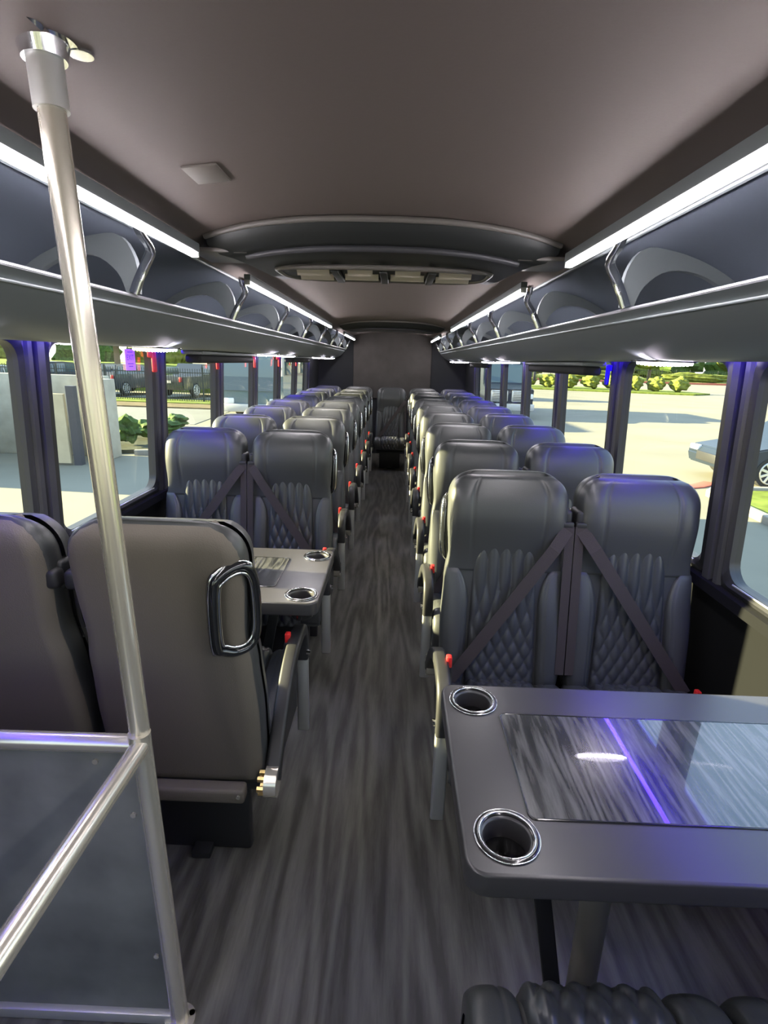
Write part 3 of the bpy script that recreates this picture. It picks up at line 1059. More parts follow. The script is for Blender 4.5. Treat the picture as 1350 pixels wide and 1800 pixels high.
# rear-facing pairs
make_seat((-0.500, 1.27, 0), pi, +1, -1, 'rear-facing aisle seat seen from behind, grey back with chrome edged handle', 'rear-facing seats', rear_facing=True)
make_seat((-0.972, 1.27, 0), pi, -1, 0, 'rear-facing window seat seen from behind, cut by the left picture edge', 'rear-facing seats', rear_facing=True)
make_seat((0.445, 0.135, 0), pi, -1, 0, 'rear-facing aisle seat whose quilted cushion shows below the right table', 'rear-facing seats', rear_facing=True)
make_seat((0.915, 0.135, 0), pi, +1, 0, 'rear-facing window seat at the bottom right corner of the picture', 'rear-facing seats', rear_facing=True)


# ------------------------------------------------------------------ tables
def curve_plate(name, outlines, z0, z1, m, bev=0.0, res=2):
    """flat plate with holes: first outline is the rim, the rest are holes"""
    cu = bpy.data.curves.new(name, 'CURVE')
    cu.dimensions = '2D'
    cu.fill_mode = 'BOTH'
    cu.extrude = max(0.0001, (z1 - z0) / 2 - bev)
    cu.bevel_depth = bev
    cu.bevel_resolution = res
    for ol in outlines:
        sp = cu.splines.new('POLY')
        sp.points.add(len(ol) - 1)
        for p, (x, y) in zip(sp.points, ol):
            p.co = (x, y, 0, 1)
        sp.use_cyclic_u = True
    o = bpy.data.objects.new('tmp', cu)
    COL.objects.link(o)
    dg = bpy.context.evaluated_depsgraph_get()
    me = bpy.data.meshes.new_from_object(o.evaluated_get(dg))
    bpy.data.objects.remove(o)
    me.name = name
    for v in me.vertices:
        v.co.z += (z0 + z1) / 2
    me.materials.clear()
    me.materials.append(m)
    me.polygons.foreach_set('use_smooth', [True] * len(me.polygons))
    me.set_sharp_from_angle(angle=radians(30))
    return me


def rr2(x0, x1, y0, y1, r, n=8):
    out = []
    for cx, cy, a0 in ((x1 - r, y1 - r, 0), (x0 + r, y1 - r, 90), (x0 + r, y0 + r, 180), (x1 - r, y0 + r, 270)):
        for i in range(n + 1):
            a = radians(a0 + 90 * i / n)
            out.append((cx + r * cos(a), cy + r * sin(a)))
    return out


def circ(cx, cy, r, n=32):
    return [(cx + r * cos(2 * pi * i / n), cy + r * sin(2 * pi * i / n)) for i in range(n)]


def make_table(s, x_in, y0, y1, label, cups, inset, strap):
    t = thing('table', label, 'table', (0, 0, 0), 0, 'fixed tables')
    xo = 1.185
    rim = rr2(min(s * x_in, s * xo), max(s * x_in, s * xo), y0, y1, 0.030)
    holes = [circ(cx, cy, 0.046) for cx, cy in cups]
    put('table_top', curve_plate('table_top', [rim] + holes, 0.688, 0.735, M['tabletop'], 0.006), t)
    x0, x1, ya, yb = inset
    ol = rr2(min(x0, x1), max(x0, x1), ya, yb, 0.014)
    put('wood_inlay', curve_plate('wood_inlay', [ol], 0.7335, 0.7368, M['inlay'], 0.0008), t, label='glossy wood grain inlay')
    put('inlay_rim', sweep('inlay_rim', [(x, y, 0.7366) for x, y in ol], ring_prof(0.0022, 8, 0.0014), M['gloss'], closed=True), t)
    for cx, cy in cups:
        bm = bmesh.new()
        prof = [(0.057, 0.0), (0.057, 0.0025), (0.054, 0.0045), (0.049, 0.0045), (0.045, 0.002), (0.0435, -0.010), (0.041, -0.075), (0.037, -0.080), (0.0, -0.080)]
        n = 40
        rows = []
        for r, z in prof[:-1]:
            rows.append([bm.verts.new((cx + r * cos(2 * pi * i / n), cy + r * sin(2 * pi * i / n), 0.735 + z)) for i in range(n)])
        for a, b in zip(rows[:-1], rows[1:]):
            for i in range(n):
                bm.faces.new((a[i], a[(i + 1) % n], b[(i + 1) % n], b[i]))
        bm.faces.new(rows[-1])
        ch = put('cup_holder', from_bm('cup_holder', bm, M['cupwell'], True, 50), t, label='gloss black round cup holder')
        put('chrome_ring', sweep('chrome_ring', [(cx + 0.0482 * cos(2 * pi * i / n), cy + 0.0482 * sin(2 * pi * i / n), 0.7392) for i in range(n)], ring_prof(0.0015, 8), M['chrome'], closed=True), ch)
        put('outer_ring', sweep('outer_ring', [(cx + 0.0565 * cos(2 * pi * i / n), cy + 0.0565 * sin(2 * pi * i / n), 0.7372) for i in range(n)], ring_prof(0.0011, 8), M['chrome'], closed=True), ch)
    px, py = strap
    put('post', cyl('post', (px, py, 0.0), (px, py, 0.69), 0.032, M['post'], n=28), t)
    put('floor_flange', cyl('floor_flange', (px, py, 0.0), (px, py, 0.010), 0.06, M['post'], n=32), t)
    put('top_plate', box('top_plate', (px, py, 0.684), (0.22, 0.22, 0.008), M['black']), t)
    d = Vector((px - s * 0.175, py, 0.66)) - Vector((px - s * 0.0, py - 0.04, 0.02))
    put('brace', sweep('brace', [(px - s * 0.185, py - 0.02, 0.69), (px - s * 0.06, py - 0.04, 0.02)], rrect_prof(0.038, 0.012, 0.003), M['black'], (0, 1, 0)), t, label='flat black brace')
    return t

make_table(1, 0.207, 0.684, 1.206, 'grey topped table on the right with blue reflections, nearest the camera', [(0.274, 1.142), (0.279, 0.755)], (0.328, 1.10, 0.793, 1.094), (0.55, 0.95))
make_table(-1, 0.182, 1.652, 2.178, 'sunlit wood inlaid table on the left behind the rear-facing seats', [(-0.238, 2.100), (-0.240, 1.718)], (-0.345, -1.10, 1.775, 2.065), (-0.55, 1.985))

# ------------------------------------------------------------------ front guard: pole, rails, panel
t = thing('grab_pole', 'tall polished steel pole from floor to ceiling at the left front', 'pole', (-0.41, 0.905, 0))
PT, PB = Vector((-0.053, 0.012, 1.957)), Vector((0.012, -0.004, 0.0))
put('pole_tube', cyl('pole_tube', PB, PT, 0.0195, M['steel'], n=32), t)
d = (PT - PB).normalized()
put('sleeve', cyl('sleeve', PT - d * 0.095, PT - d * 0.006, 0.0245, M['alu'], n=32), t)
fl = put('ceiling_flange', cyl('ceiling_flange', PT - d * 0.012, PT - d * 0.002, 0.046, M['chrome'], n=32), t)
put('flange_collar', cyl('flange_collar', PT - d * 0.032, PT - d * 0.010, 0.030, M['chrome'], 0.036, n=32), t)
for k in range(3):
    a = radians((172, 38, 285)[k])
    c = PT + Vector((0.050 * cos(a), 0.050 * sin(a), 0))
    lug = put('flange_lug', cyl('flange_lug', c - Vector((0, 0, 0.012)), c - Vector((0, 0, 0.003)), 0.017, M['chrome'], n=18), fl)
    put('screw', cyl('screw', c - Vector((0, 0, 0.018)), c - Vector((0, 0, 0.012)), 0.007, M['steel'], n=10), lug) if False else None
put('floor_flange', cyl('floor_flange', (0.012, -0.004, 0), (0.012, -0.004, 0.008), 0.034, M['steel'], n=28), t)

t = thing('guard_rail', 'polished steel hand rail from the pole to the left wall and towards the door', 'rail', (-0.41, 0.905, 0))
J = Vector((-0.012, -0.005, 0.775))
put('cross_rail', cyl('cross_rail', J, (-0.80, -0.015, 0.775), 0.0185, M['steel'], n=28), t)
put('door_rail', cyl('door_rail', J + Vector((0.004, -0.012, 0)), (0.008, -1.30, 0.815), 0.0185, M['steel'], n=28), t)
put('corner_joint', cyl('corner_joint', J - Vector((0, 0, 0.026)), J + Vector((0, 0, 0.026)), 0.0215, M['steel'], n=28), t)
put('end_post', cyl('end_post', (0.008, -1.30, 0.0), (0.008, -1.30, 0.83), 0.0185, M['steel'], n=28), t)
put('wall_flange', cyl('wall_flange', (-0.80, -0.015, 0.775), (-0.79, -0.015, 0.775), 0.04, M['steel'], n=28), t)

t = thing('modesty_partition', 'flat black partition board screwed below the steel rail at the left front', 'partition', (-0.81, 0.912, 0))
put('board', box('board', (0, 0, 0.395), (0.79, 0.012, 0.755), M['panel'], 0.003), t)
put('bottom_trim', box('bottom_trim', (0, -0.006, 0.015), (0.79, 0.03, 0.030), M['alu'], 0.004), t)
for (x, z) in ((0.29, 0.725), (0.355, 0.595), (0.37, 0.20), (-0.1, 0.72), (-0.1, 0.2)):
    put('screw', cyl('screw', (x, -0.006, z), (x, -0.010, z), 0.006, M['steel'], n=12), t)
put('floor_screw', cyl('floor_screw', (-0.375, 0.915, 0.0), (-0.375, 0.915, 0.008), 0.007, M['steel'], n=12), label='small steel screw in the floor beside the pole foot', category='screw')

# ------------------------------------------------------------------ exit sticker and window release handles
t = thing('exit_sticker', 'pink EXIT sticker on the left window beside the red handle', 'sticker', (-1.2135, 2.665, 1.492))
put('paper', box('paper', (0, 0, 0), (0.0012, 0.10, 0.098), M['sticker']), t)
def text_mesh(txt, size):
    cu = bpy.data.curves.new('txt', 'FONT')
    cu.body = txt
    cu.size = size
    cu.align_x = 'CENTER'
    cu.align_y = 'CENTER'
    o = bpy.data.objects.new('tmp', cu)
    COL.objects.link(o)
    dg = bpy.context.evaluated_depsgraph_get()
    me = bpy.data.meshes.new_from_object(o.evaluated_get(dg))
    bpy.data.objects.remove(o)
    me.materials.clear()
    me.materials.append(M['ink'])
    return me
put('lettering', text_mesh('EXIT', 0.036), t, (0.0012, 0, 0.010), (pi / 2, 0, pi / 2))
for zz, w in ((-0.018, 0.055), (-0.030, 0.04), (0.036, 0.05)):
    put('printed_line', box('printed_line', (0.0012, 0, zz), (0.0008, w, 0.004), M['ink']), t)

for s, nm, posts, m, cn in ((-1, 'left', (2.95, 3.972, 4.994, 6.016, 7.038), 'red', 'red'), (1, 'right', (2.88,), 'bluelit', 'blue')):
    for i, y in enumerate(posts):
        z = 1.485
        yy = y - 0.105 if s < 0 else y + 0.085
        lab = '%s emergency release handle beside the %s window post on the left' % (cn, ORD[i + 1]) if s < 0 else 'red release handle painted in its blue light on the right window post'
        t = thing('release_handle', lab, 'handle', (s * (wall_x(z) - 0.018), yy, z), 0, 'window release handles')
        put('grip', box('grip', (-s * 0.014, 0, 0), (0.016, 0.034, 0.105), M[m], 0.006, 3), t)
        put('mount', box('mount', (0, 0, 0.035), (0.024, 0.040, 0.03), M[m], 0.004), t)

# ------------------------------------------------------------------ outdoors
GZ = -0.90
struct('ground', box('ground', (20, 60, GZ - 0.25), (420, 380, 0.5), M['concrete']))


def slab(name, pts, z0, z1, m, label, cat, kind=None, group=None):
    n = len(pts)
    verts = [(x, y, z0) for x, y in pts] + [(x, y, z1) for x, y in pts]
    faces = [tuple(range(n - 1, -1, -1)), tuple(range(n, 2 * n))] + [(i, (i + 1) % n, n + (i + 1) % n, n + i) for i in range(n)]
    me = mesh_from(name, verts, faces, m, False)
    bm = bmesh.new(); bm.from_mesh(me); bmesh.ops.recalc_face_normals(bm, faces=bm.faces); bm.to_mesh(me); bm.free()
    kw = dict(label=label, category=cat, group=group)
    if kind:
        kw = dict(kind=kind)
    return put(name, me, None, **kw)


def bush_mesh(seed, rx, ry, rz, m, sub=3, boxy=1.0):
    rnd = random.Random(seed)
    bm = bmesh.new()
    bmesh.ops.create_icosphere(bm, subdivisions=sub, radius=1.0)
    ph = [rnd.uniform(0, 6) for _ in range(6)]
    for v in bm.verts:
        c = Vector([math.copysign(abs(q) ** boxy, q) for q in v.co])
        f = 1 + 0.16 * sin(5 * c.x + ph[0]) * sin(4 * c.y + ph[1]) + 0.12 * sin(9 * c.z + ph[2] + 4 * c.x) + rnd.uniform(-0.10, 0.10)
        v.co = Vector((c.x * rx * f, c.y * ry * f, (c.z * f + 1.15) * rz))
    return from_bm('foliage', bm, m)

# left: lawn, dry bank, fence
def fence(p0, p1, h, label, step):
    t = thing('iron_fence', label, 'fence', (p0[0], p0[1], GZ), 0, 'iron fences')
    d = Vector((p1[0] - p0[0], p1[1] - p0[1], 0))
    L = d.length
    u = d.normalized()
    for zz in (0.18, h - 0.2):
        put('rail', sweep('rail', [u * 0 + Vector((0, 0, zz)), d + Vector((0, 0, zz))], rrect_prof(0.05, 0.05, 0.005, 1), M['iron'], smooth=False), t)
    n = int(L / 2.6)
    for i in range(n + 1):
        c = u * (L * i / n)
        put('fence_post', box('fence_post', (c.x, c.y, h / 2 + 0.05), (0.08, 0.08, h + 0.1), M['iron']), t)
    bm = bmesh.new()
    k = int(L / step)
    for i in range(k):
        c = u * (L * (i + 0.5) / k)
        bm_box(bm, (c.x, c.y, h / 2), (0.024, 0.024, h))
    put('pickets', from_bm('pickets', bm, M['iron']), t, kind='stuff')

slab('lawn', [(-40, 29.0), (-7.5, 27.6), (-7.0, 30.0), (-40, 31.5)], GZ, GZ + 0.10, M['grass'], None, None, 'structure')
slab('bank', [(-40, 26.6), (-7.5, 25.6), (-7.5, 27.6), (-40, 29.0)], GZ, GZ + 0.06, M['dirt'], None, None, 'structure')
slab('road', [(-40, 20.6), (-7.2, 19.6), (-7.5, 25.4), (-40, 26.4)], GZ, GZ + 0.015, M['asphalt'], None, None, 'structure')
fence((-34, 30.2), (-7.4, 28.9), 1.75, 'black iron picket fence behind the left windows in front of parked cars', 0.13)
slab('far_lawn', [(-75, 40), (-9, 37), (-9, 60), (-80, 60)], GZ, GZ + 1.5, M['grass'], None, None, 'structure')
for i, (x, y) in enumerate(((-33, 44), (-27, 48), (-21.5, 43), (-16, 48), (-40, 52), (-11, 43.5))):
    t = thing('tree', 'dark leafy tree far behind the parked cars, %s in the row from the left' % ORD[i], 'tree', (x, y, GZ + 1.4), 0, 'trees beyond the left fence')
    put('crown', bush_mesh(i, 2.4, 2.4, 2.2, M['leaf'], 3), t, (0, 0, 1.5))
    put('trunk', cyl('trunk', (0, 0, 0), (0, 0, 2.2), 0.22, M['bark'], n=10), t)

for i in range(9):
    x = -80 + 8.8 * i
    t = thing('tall_hedge', 'tall dark green hedge behind the far left lawn, %s from the left' % ORD[i], 'hedge', (x, 64.5, GZ), 0, 'hedges behind the left lawn')
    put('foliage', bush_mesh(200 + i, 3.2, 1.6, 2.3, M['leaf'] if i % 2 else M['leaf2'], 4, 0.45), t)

# dumpster enclosure on the left
t = thing('enclosure', 'pale walled enclosure with tan board gates outside the left windows', 'enclosure', (-7.7, 11.9, GZ))
put('gate_board', box('gate_board', (0.10, -0.20, 0.80), (1.10, 0.08, 1.5), M['tan']), t, label='tan board gate', rot=None)
put('gate_board', box('gate_board', (-1.30, -0.9, 0.80), (0.9, 0.08, 1.5), M['tan']), t, label='tan board gate')
put('gate_post', box('gate_post', (0.78, -0.12, 0.86), (0.16, 0.16, 1.72), M['pillar']), t)
put('side_wall', box('side_wall', (0.98, 0.70, 0.92), (0.30, 0.8, 1.84), M['stone'], 0.02), t)
put('rear_wall', box('rear_wall', (-1.3, 1.1, 0.95), (4.5, 0.24, 1.9), M['stone'], 0.02), t)
put('left_wall', box('left_wall', (-3.0, -0.5, 0.95), (0.24, 3.2, 1.9), M['stone'], 0.02), t)
put('return_wall', box('return_wall', (-2.1, -1.9, 1.0), (0.34, 0.5, 2.0), M['stone'], 0.02), t)

# planting bed with hedge
slab('planting_bed', [(-7.0, 13.2), (-5.1, 13.9), (-5.0, 14.3), (-6.4, 18.2), (-7.6, 18.6), (-7.6, 13.6)], GZ, GZ + 0.10, M['mulch'], 'dark mulch planting bed with pale curb outside the left windows', 'planting bed')
put('curb_edge', sweep('curb_edge', [(-6.35, 13.2, GZ + 0.06), (-5.8, 13.35, GZ + 0.06), (-5.0, 13.75, GZ + 0.06), (-4.85, 14.3, GZ + 0.06), (-6.3, 18.4, GZ + 0.06)], rrect_prof(0.16, 0.14, 0.02), M['curb']), label='curved pale concrete curb round the mulch bed', category='curb')
for i, (x, y, r, h) in enumerate(((-6.95, 14.1, 0.30, 0.36), (-7.0, 15.3, 0.36, 0.24), (-6.85, 16.4, 0.36, 0.20), (-7.05, 17.6, 0.36, 0.22))):
    t = thing('shrub', 'leafy green shrub in the left mulch bed, %s from the enclosure' % ORD[i], 'shrub', (x, y, GZ + 0.10), 0, 'shrubs in the mulch bed')
    put('foliage', bush_mesh(40 + i, r, r, h, M['leaf']), t)


# vehicles -------------------------------------------------------------
def prism_x(name, prof, x0, x1, m, inset=None, smooth=True):
    """side profile (y,z) extruded across x; inset = narrowing of the top"""
    n = len(prof)
    zs = [p[1] for p in prof]
    zmid = (min(zs) + max(zs)) / 2
    verts = []
    cx, hw = (x0 + x1) / 2, (x1 - x0) / 2
    for sd in (-1, 1):
        for y, z in prof:
            f = 1.0
            if inset and z > inset[0]:
                f = 1 - inset[1] * (z - inset[0]) / max(1e-6, max(zs) - inset[0])
            verts.append((cx + sd * hw * f, y, z))
    faces = [tuple(range(n)), tuple(range(2 * n - 1, n - 1, -1))] + [(i, (i + 1) % n, n + (i + 1) % n, n + i) for i in range(n)]
    bm = bmesh.new()
    vs = [bm.verts.new(v) for v in verts]
    for f in faces:
        bm.faces.new([vs[i] for i in f])
    bmesh.ops.recalc_face_normals(bm, faces=bm.faces)
    bmesh.ops.bevel(bm, geom=list(bm.edges), offset=0.035, segments=2, affect='EDGES')
    return from_bm(name, bm, m, smooth, 35)


def wheel(t, x, y, r, side):
    w = put('wheel', None, t)
    bm = bmesh.new(); bm_cyl(bm, (x - 0.11, y, r), (x + 0.11, y, r), r, n=28)
    bpy.data.objects.remove(w)
    w = put('wheel', from_bm('tyre', bm, M['tyre'], True, 40), t)
    bm = bmesh.new()
    xo = x + side * 0.115
    bm_cyl(bm, (xo - side * 0.02, y, r), (xo, y, r), r * 0.22, n=14)
    for k in range(10):
        a = 2 * pi * k / 10
        bm_box(bm, (xo, y, r), (0.03, 0.05, r * 0.62), rot=None)
        vs = bm.verts[-8:] if False else None
    bm.free()
    bm = bmesh.new()
    bm_cyl(bm, (xo - side * 0.02, y, r), (xo + side * 0.005, y, r), r * 0.20, n=14)
    put('hub', from_bm('hub', bm, M['alu'], True, 40), w)
    for k in range(9):
        a = 2 * pi * k / 9
        put('spoke', sweep('spoke', [(xo, y + r * 0.12 * cos(a), r + r * 0.12 * sin(a)), (xo, y + r * 0.70 * cos(a), r + r * 0.70 * sin(a))], rrect_prof(0.055, 0.02, 0.004, 1), M['alu'], (1, 0, 0), smooth=False), w)
    put('rim_edge', sweep('rim_edge', [(xo, y + r * 0.72 * cos(2 * pi * k / 24), r + r * 0.72 * sin(2 * pi * k / 24)) for k in range(24)], ring_prof(0.018, 6), M['alu'], (1, 0, 0), closed=True), w)


SEDAN = [(-2.25, 0.30), (-2.32, 0.55), (-2.20, 0.72), (-1.2, 0.92), (-0.55, 1.36), (0.0, 1.45), (0.75, 1.42), (1.65, 1.02), (2.15, 0.95), (2.25, 0.60), (2.15, 0.30)]
SUVP = [(-2.3, 0.35), (-2.35, 0.75), (-2.2, 0.98), (-1.15, 1.12), (-0.55, 1.68), (0.2, 1.76), (1.9, 1.72), (2.25, 1.10), (2.32, 0.60), (2.2, 0.35)]
PICK = [(-2.7, 0.42), (-2.75, 0.90), (-2.6, 1.10), (-1.35, 1.20), (-0.75, 1.82), (0.35, 1.86), (0.70, 1.20), (2.65, 1.18), (2.72, 0.70), (2.6, 0.42)]

def car(name, label, prof, m, loc, rotz, hw=0.9, r=0.34, cat='car', side_wins=None, wheels=(-1.40, 1.40), group=None, top=None, rear=True):
    t = thing(name, label, cat, loc, rotz, group)
    zt = max(p[1] for p in prof)
    put('body', prism_x('body', prof, -hw, hw, m, (zt * 0.62, 0.18)), t)
    for sd in (-1, 1):
        for poly in side_wins:
            c = [(sd * (hw * (1 - 0.18 * max(0, (z - zt * 0.62)) / (zt * 0.38)) + 0.004), y, z) for y, z in poly]
            v = c + [(x - sd * 0.02, y, z) for x, y, z in c]
            n = len(c)
            put('side_glass', mesh_from('side_glass', v, [tuple(range(n)), tuple(range(2 * n - 1, n - 1, -1))] + [(i, (i + 1) % n, n + (i + 1) % n, n + i) for i in range(n)], M['carglass'], False), t)
        for wy in wheels:
            wheel(t, sd * (hw - 0.10), wy, r, sd)
    # front lamps and grille
    yf = min(p[0] for p in prof)
    yr = max(p[0] for p in prof)
    zl = 0.66 if zt < 1.6 else 0.85
    for sd in (-1, 1):
        put('headlight', box('headlight', (sd * hw * 0.72, yf + 0.06, zl), (0.34, 0.12, 0.13), M['lens'], 0.03), t)
        put('tail_light', box('tail_light', (sd * hw * 0.84, yr - 0.03, zl + 0.15), (0.16, 0.1, 0.26), M['redlens'], 0.03), t)
        put('marker_light', box('marker_light', (sd * (hw - 0.01), yf + 0.30, 0.56), (0.04, 0.20, 0.12), M['orange'], 0.015), t)
        put('mirror', box('mirror', (sd * (hw + 0.08), -0.75, zt * 0.70), (0.2, 0.12, 0.14), m, 0.03), t)
    put('grille', box('grille', (0, yf + 0.01, 0.5), (0.9, 0.05, 0.2), M['black'], 0.01), t)
    if rear:
        put('rear_glass', box('rear_glass', (0, yr - 0.20, zt * 0.80), (hw * 1.35, 0.04, 0.38), M['carglass'], 0.02, rot=None), t)
        put('number_plate', box('number_plate', (0, yr + 0.005, zl + 0.02), (0.5, 0.02, 0.14), M['carwhite']), t)
    return t

SW_SEDAN = [[(-0.95, 0.98), (-0.48, 1.30), (0.05, 1.38), (0.05, 0.98)], [(0.12, 0.98), (0.12, 1.38), (0.70, 1.34), (1.35, 1.04)]]
SW_SUV = [[(-0.98, 1.18), (-0.50, 1.60), (0.15, 1.66), (0.15, 1.18)], [(0.22, 1.18), (0.22, 1.66), (1.05, 1.65), (1.05, 1.18)], [(1.12, 1.18), (1.12, 1.64), (1.80, 1.60), (2.02, 1.18)]]
SW_PICK = [[(-1.1, 1.26), (-0.68, 1.74), (-0.15, 1.76), (-0.15, 1.26)], [(-0.08, 1.26), (-0.08, 1.76), (0.32, 1.76), (0.50, 1.26)]]

# right: dark blue car, nose towards the bus
car('parked_car', 'dark blue grey car with silver wheels outside the right windows', SEDAN, M['carblue'], (9.65, 12.55, GZ), radians(-90), 0.9, 0.33, side_wins=SW_SEDAN, wheels=(-1.42, 1.35))
# left: cars beyond the fence, tails towards the fence
def rear_car(name, label, prof, m, x, y, sw, hw, r):
    return car(name, label, prof, m, (x, y, GZ + 0.1), radians(168), hw, r, side_wins=sw, cat='car', group='cars beyond the left fence')
rear_car('parked_suv', 'black sport utility car behind the fence, just right of the steel pole', SUVP, M['carblack'], -16.3, 33.6, SW_SUV, 0.98, 0.38)
rear_car('parked_pickup', 'dark pickup truck behind the fence in the second left window', PICK, M['carblack'], -12.2, 33.6, SW_PICK, 1.0, 0.4)
rear_car('parked_suv', 'grey blue tall car behind the fence, left of the steel pole', SUVP, M['carblue'], -20.6, 33.6, SW_SUV, 0.98, 0.38)
rear_car('parked_car', 'white car behind the fence at the far left', SEDAN, M['carwhite'], -24.6, 33.8, SW_SEDAN, 0.92, 0.33)

# coach parked behind on the left (throws the long shade over the lot)
t = thing('parked_coach', 'tall pale teal coach with mirror arms parked beyond the left windows', 'bus', (-5.6, 21.8, GZ))
CO = [(0.0, 0.35), (-0.12, 0.9), (-0.02, 2.2), (0.25, 3.35), (0.6, 3.55), (11.5, 3.55), (11.7, 3.2), (11.7, 0.35)]
put('body', prism_x('body', CO, -1.25, 1.25, M['carteal'], (2.4, 0.05)), t)
ws = [(-1.12, -0.13, 1.15), (1.12, -0.13, 1.15), (1.08, 0.20, 3.1), (-1.08, 0.20, 3.1)]
wsv = [(x, y - 0.02, z) for x, y, z in ws] + [(x, y + 0.05, z) for x, y, z in ws]
put('windscreen', mesh_from('windscreen', wsv, [(0, 1, 2, 3), (7, 6, 5, 4), (0, 4, 5, 1), (1, 5, 6, 2), (2, 6, 7, 3), (3, 7, 4, 0)], M['carglass'], False), t)
for sd in (-1, 1):
    put('mirror_arm', sweep('mirror_arm', catmull([(sd * 1.12, -0.05, 2.75), (sd * 1.25, -0.38, 2.7), (sd * 1.32, -0.45, 2.35), (sd * 1.30, -0.42, 1.75)], 5), ring_prof(0.05, 8), M['carwhite'], (1, 0, 0)), t, label='white curved mirror arm')
    put('headlight', box('headlight', (sd * 0.9, -0.10, 0.75), (0.4, 0.1, 0.22), M['lens'], 0.04), t)
    for wy in (2.2, 9.0):
        wheel(t, sd * 1.13, wy, 0.5, sd)
    for k in range(6):
        put('side_window', box('side_window', (sd * 1.235, 1.4 + 1.75 * k, 2.25), (0.05, 1.55, 0.95), M['carglass'], 0.02), t)
put('bumper', box('bumper', (0, -0.12, 0.48), (2.4, 0.2, 0.32), M['carwhite'], 0.05), t)

# shuttle truck on the right, facing us
t = thing('parked_truck', 'dark blue truck with bright grilles and white bumper beyond the right windows', 'truck', (5.35, 25.6, GZ))
TR = [(0.0, 0.5), (-0.05, 1.35), (0.9, 1.55), (1.5, 2.55), (2.6, 2.65), (2.6, 3.1), (7.5, 3.1), (7.5, 0.6)]
put('body', prism_x('body', TR, -1.1, 1.1, M['carblue'], (1.6, 0.08)), t)
put('windscreen', mesh_from('tr_ws', [(-0.95, 0.93, 1.62), (0.95, 0.93, 1.62), (0.88, 1.44, 2.45), (-0.88, 1.44, 2.45), (-0.95, 1.0, 1.62), (0.95, 1.0, 1.62), (0.88, 1.5, 2.45), (-0.88, 1.5, 2.45)], [(0, 1, 2, 3), (7, 6, 5, 4), (0, 4, 5, 1), (1, 5, 6, 2), (2, 6, 7, 3), (3, 7, 4, 0)], M['carglass'], False), t)
put('bumper', box('bumper', (0, -0.16, 0.55), (2.25, 0.25, 0.32), M['carwhite'], 0.05), t)
for sd in (-1, 1):
    g = put('grille', box('grille', (sd * 0.48, -0.06, 1.05), (0.80, 0.06, 0.52), M['alu'], 0.06), t, label='bright slatted grille')
    for k in range(6):
        put('grille_bar', box('grille_bar', (sd * 0.48, -0.10, 0.86 + 0.076 * k), (0.66, 0.02, 0.025), M['black']), g)
    put('headlight', box('headlight', (sd * 0.98, -0.05, 1.05), (0.2, 0.1, 0.24), M['lens'], 0.04), t)
    wheel(t, sd * 0.98, 0.95, 0.42, sd)
    wheel(t, sd * 0.98, 6.0, 0.42, sd)
    put('mirror', box('mirror', (sd * 1.32, 1.1, 1.95), (0.12, 0.12, 0.4), M['black'], 0.03), t)

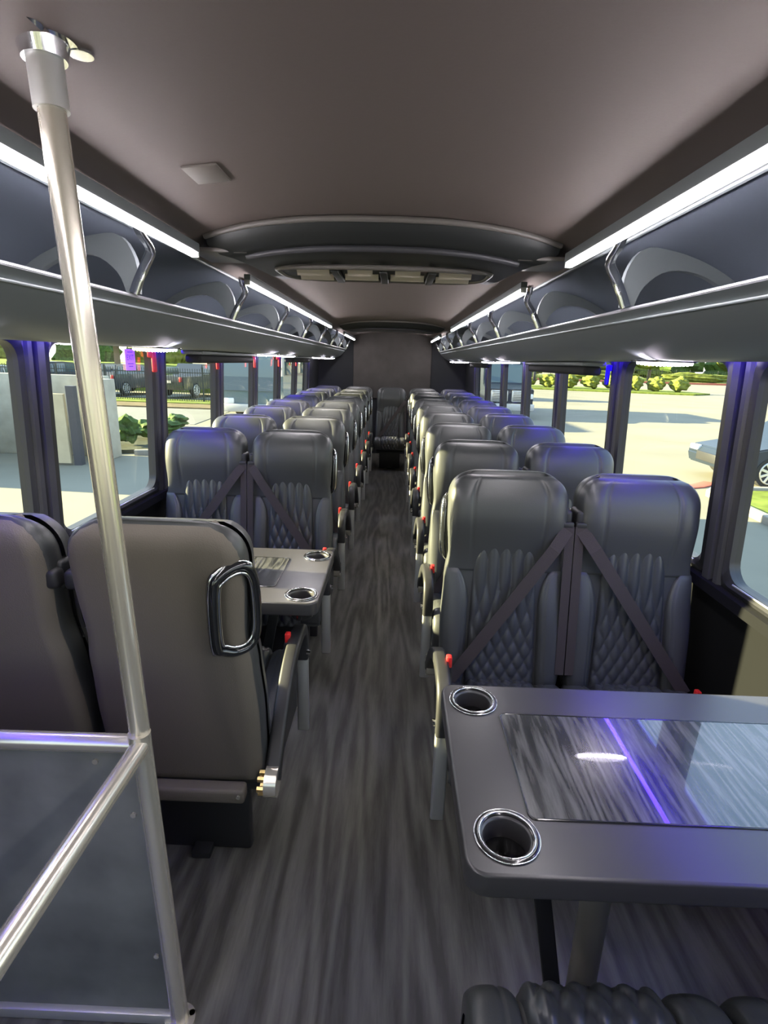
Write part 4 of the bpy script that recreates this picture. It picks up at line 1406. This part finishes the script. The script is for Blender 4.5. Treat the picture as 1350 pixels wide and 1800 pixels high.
# right lot: near grass with curb, far red curb, hedges, fence, trees
slab('near_grass', [(6.05, 2.0), (6.6, 10.9), (9.5, 11.15), (60, 11.3), (60, 2.0)], GZ, GZ + 0.08, M['grass'], None, None, 'structure')
put('curb_line', sweep('curb_line', [(5.95, 2.0, GZ + 0.06), (6.45, 10.7, GZ + 0.06), (6.75, 11.05, GZ + 0.06), (14, 11.35, GZ + 0.06)], rrect_prof(0.16, 0.15, 0.02), M['curb']), label='pale curb round the grass outside the right windows', category='curb')
put('red_curb_line', sweep('red_curb_line', [(5.2, 10.95, GZ + 0.012), (6.7, 11.6, GZ + 0.012), (7.2, 12.0, GZ + 0.012)], rrect_prof(0.30, 0.03, 0.01), M['curbred']), label='short red painted line on the concrete by the dark car', category='painted line')
slab('verge', [(4, 101.3), (160, 101.3), (160, 160), (4, 160)], GZ, GZ + 0.18, M['grass'], None, None, 'structure')
put('far_red_curb', sweep('far_red_curb', [(4, 101, GZ + 0.12), (150, 101, GZ + 0.12)], rrect_prof(0.35, 0.42, 0.04), M['curbred']), label='long red curb across the far side of the lot', category='curb')
slab('island', [(14, 60), (30, 56), (33, 58.5), (32, 64), (16, 70)], GZ, GZ + 0.15, M['grass'], None, None, 'structure')
for i in range(8):
    x = 15.2 + 2.15 * i
    y = 63.5 - 0.55 * i
    t = thing('hedge_shrub', 'round yellow green shrub on the island across the right lot, %s from the left' % ORD[i], 'shrub', (x, y, GZ + 0.1), 0, 'shrubs on the lot island')
    put('foliage', bush_mesh(80 + i, 0.95, 0.9, 0.72, M['leaf2']), t)
fence((6, 108), (120, 108), 2.4, 'iron fence far across the lot behind the red curb', 0.4)
for i in range(12):
    x = 8 + 9.0 * i + random.uniform(-0.5, 0.5)
    y = 118 + random.uniform(-2, 6)
    t = thing('tree', 'sunlit tree beyond the far right fence, %s from the left' % ORD[i], 'tree', (x, y, GZ), 0, 'trees beyond the right fence')
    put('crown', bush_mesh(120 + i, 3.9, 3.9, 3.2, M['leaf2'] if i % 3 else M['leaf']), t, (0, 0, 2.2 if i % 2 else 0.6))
    put('trunk', cyl('trunk', (0, 0, 0), (0, 0, 4.0), 0.35, M['bark'], n=10), t)
for i in range(5):
    x = 20 + 18 * i
    t = thing('long_hedge', 'low clipped hedge along the far fence, %s from the left' % ORD[i], 'hedge', (x, 104.5, GZ + 0.18), 0, 'hedges along the far fence')
    put('foliage', bush_mesh(160 + i, 6.8, 1.0, 0.85, M['leaf2']), t)
for i in range(9):
    x = 10 + 17.6 * i
    t = thing('tall_hedge', 'tall leafy hedge beyond the far right fence, %s from the left' % ORD[i], 'hedge', (x, 134, GZ), 0, 'tall hedges beyond the right fence')
    put('foliage', bush_mesh(230 + i, 6.6, 2.0, 3.4, M['leaf2'] if i % 2 else M['leaf'], 4, 0.45), t)
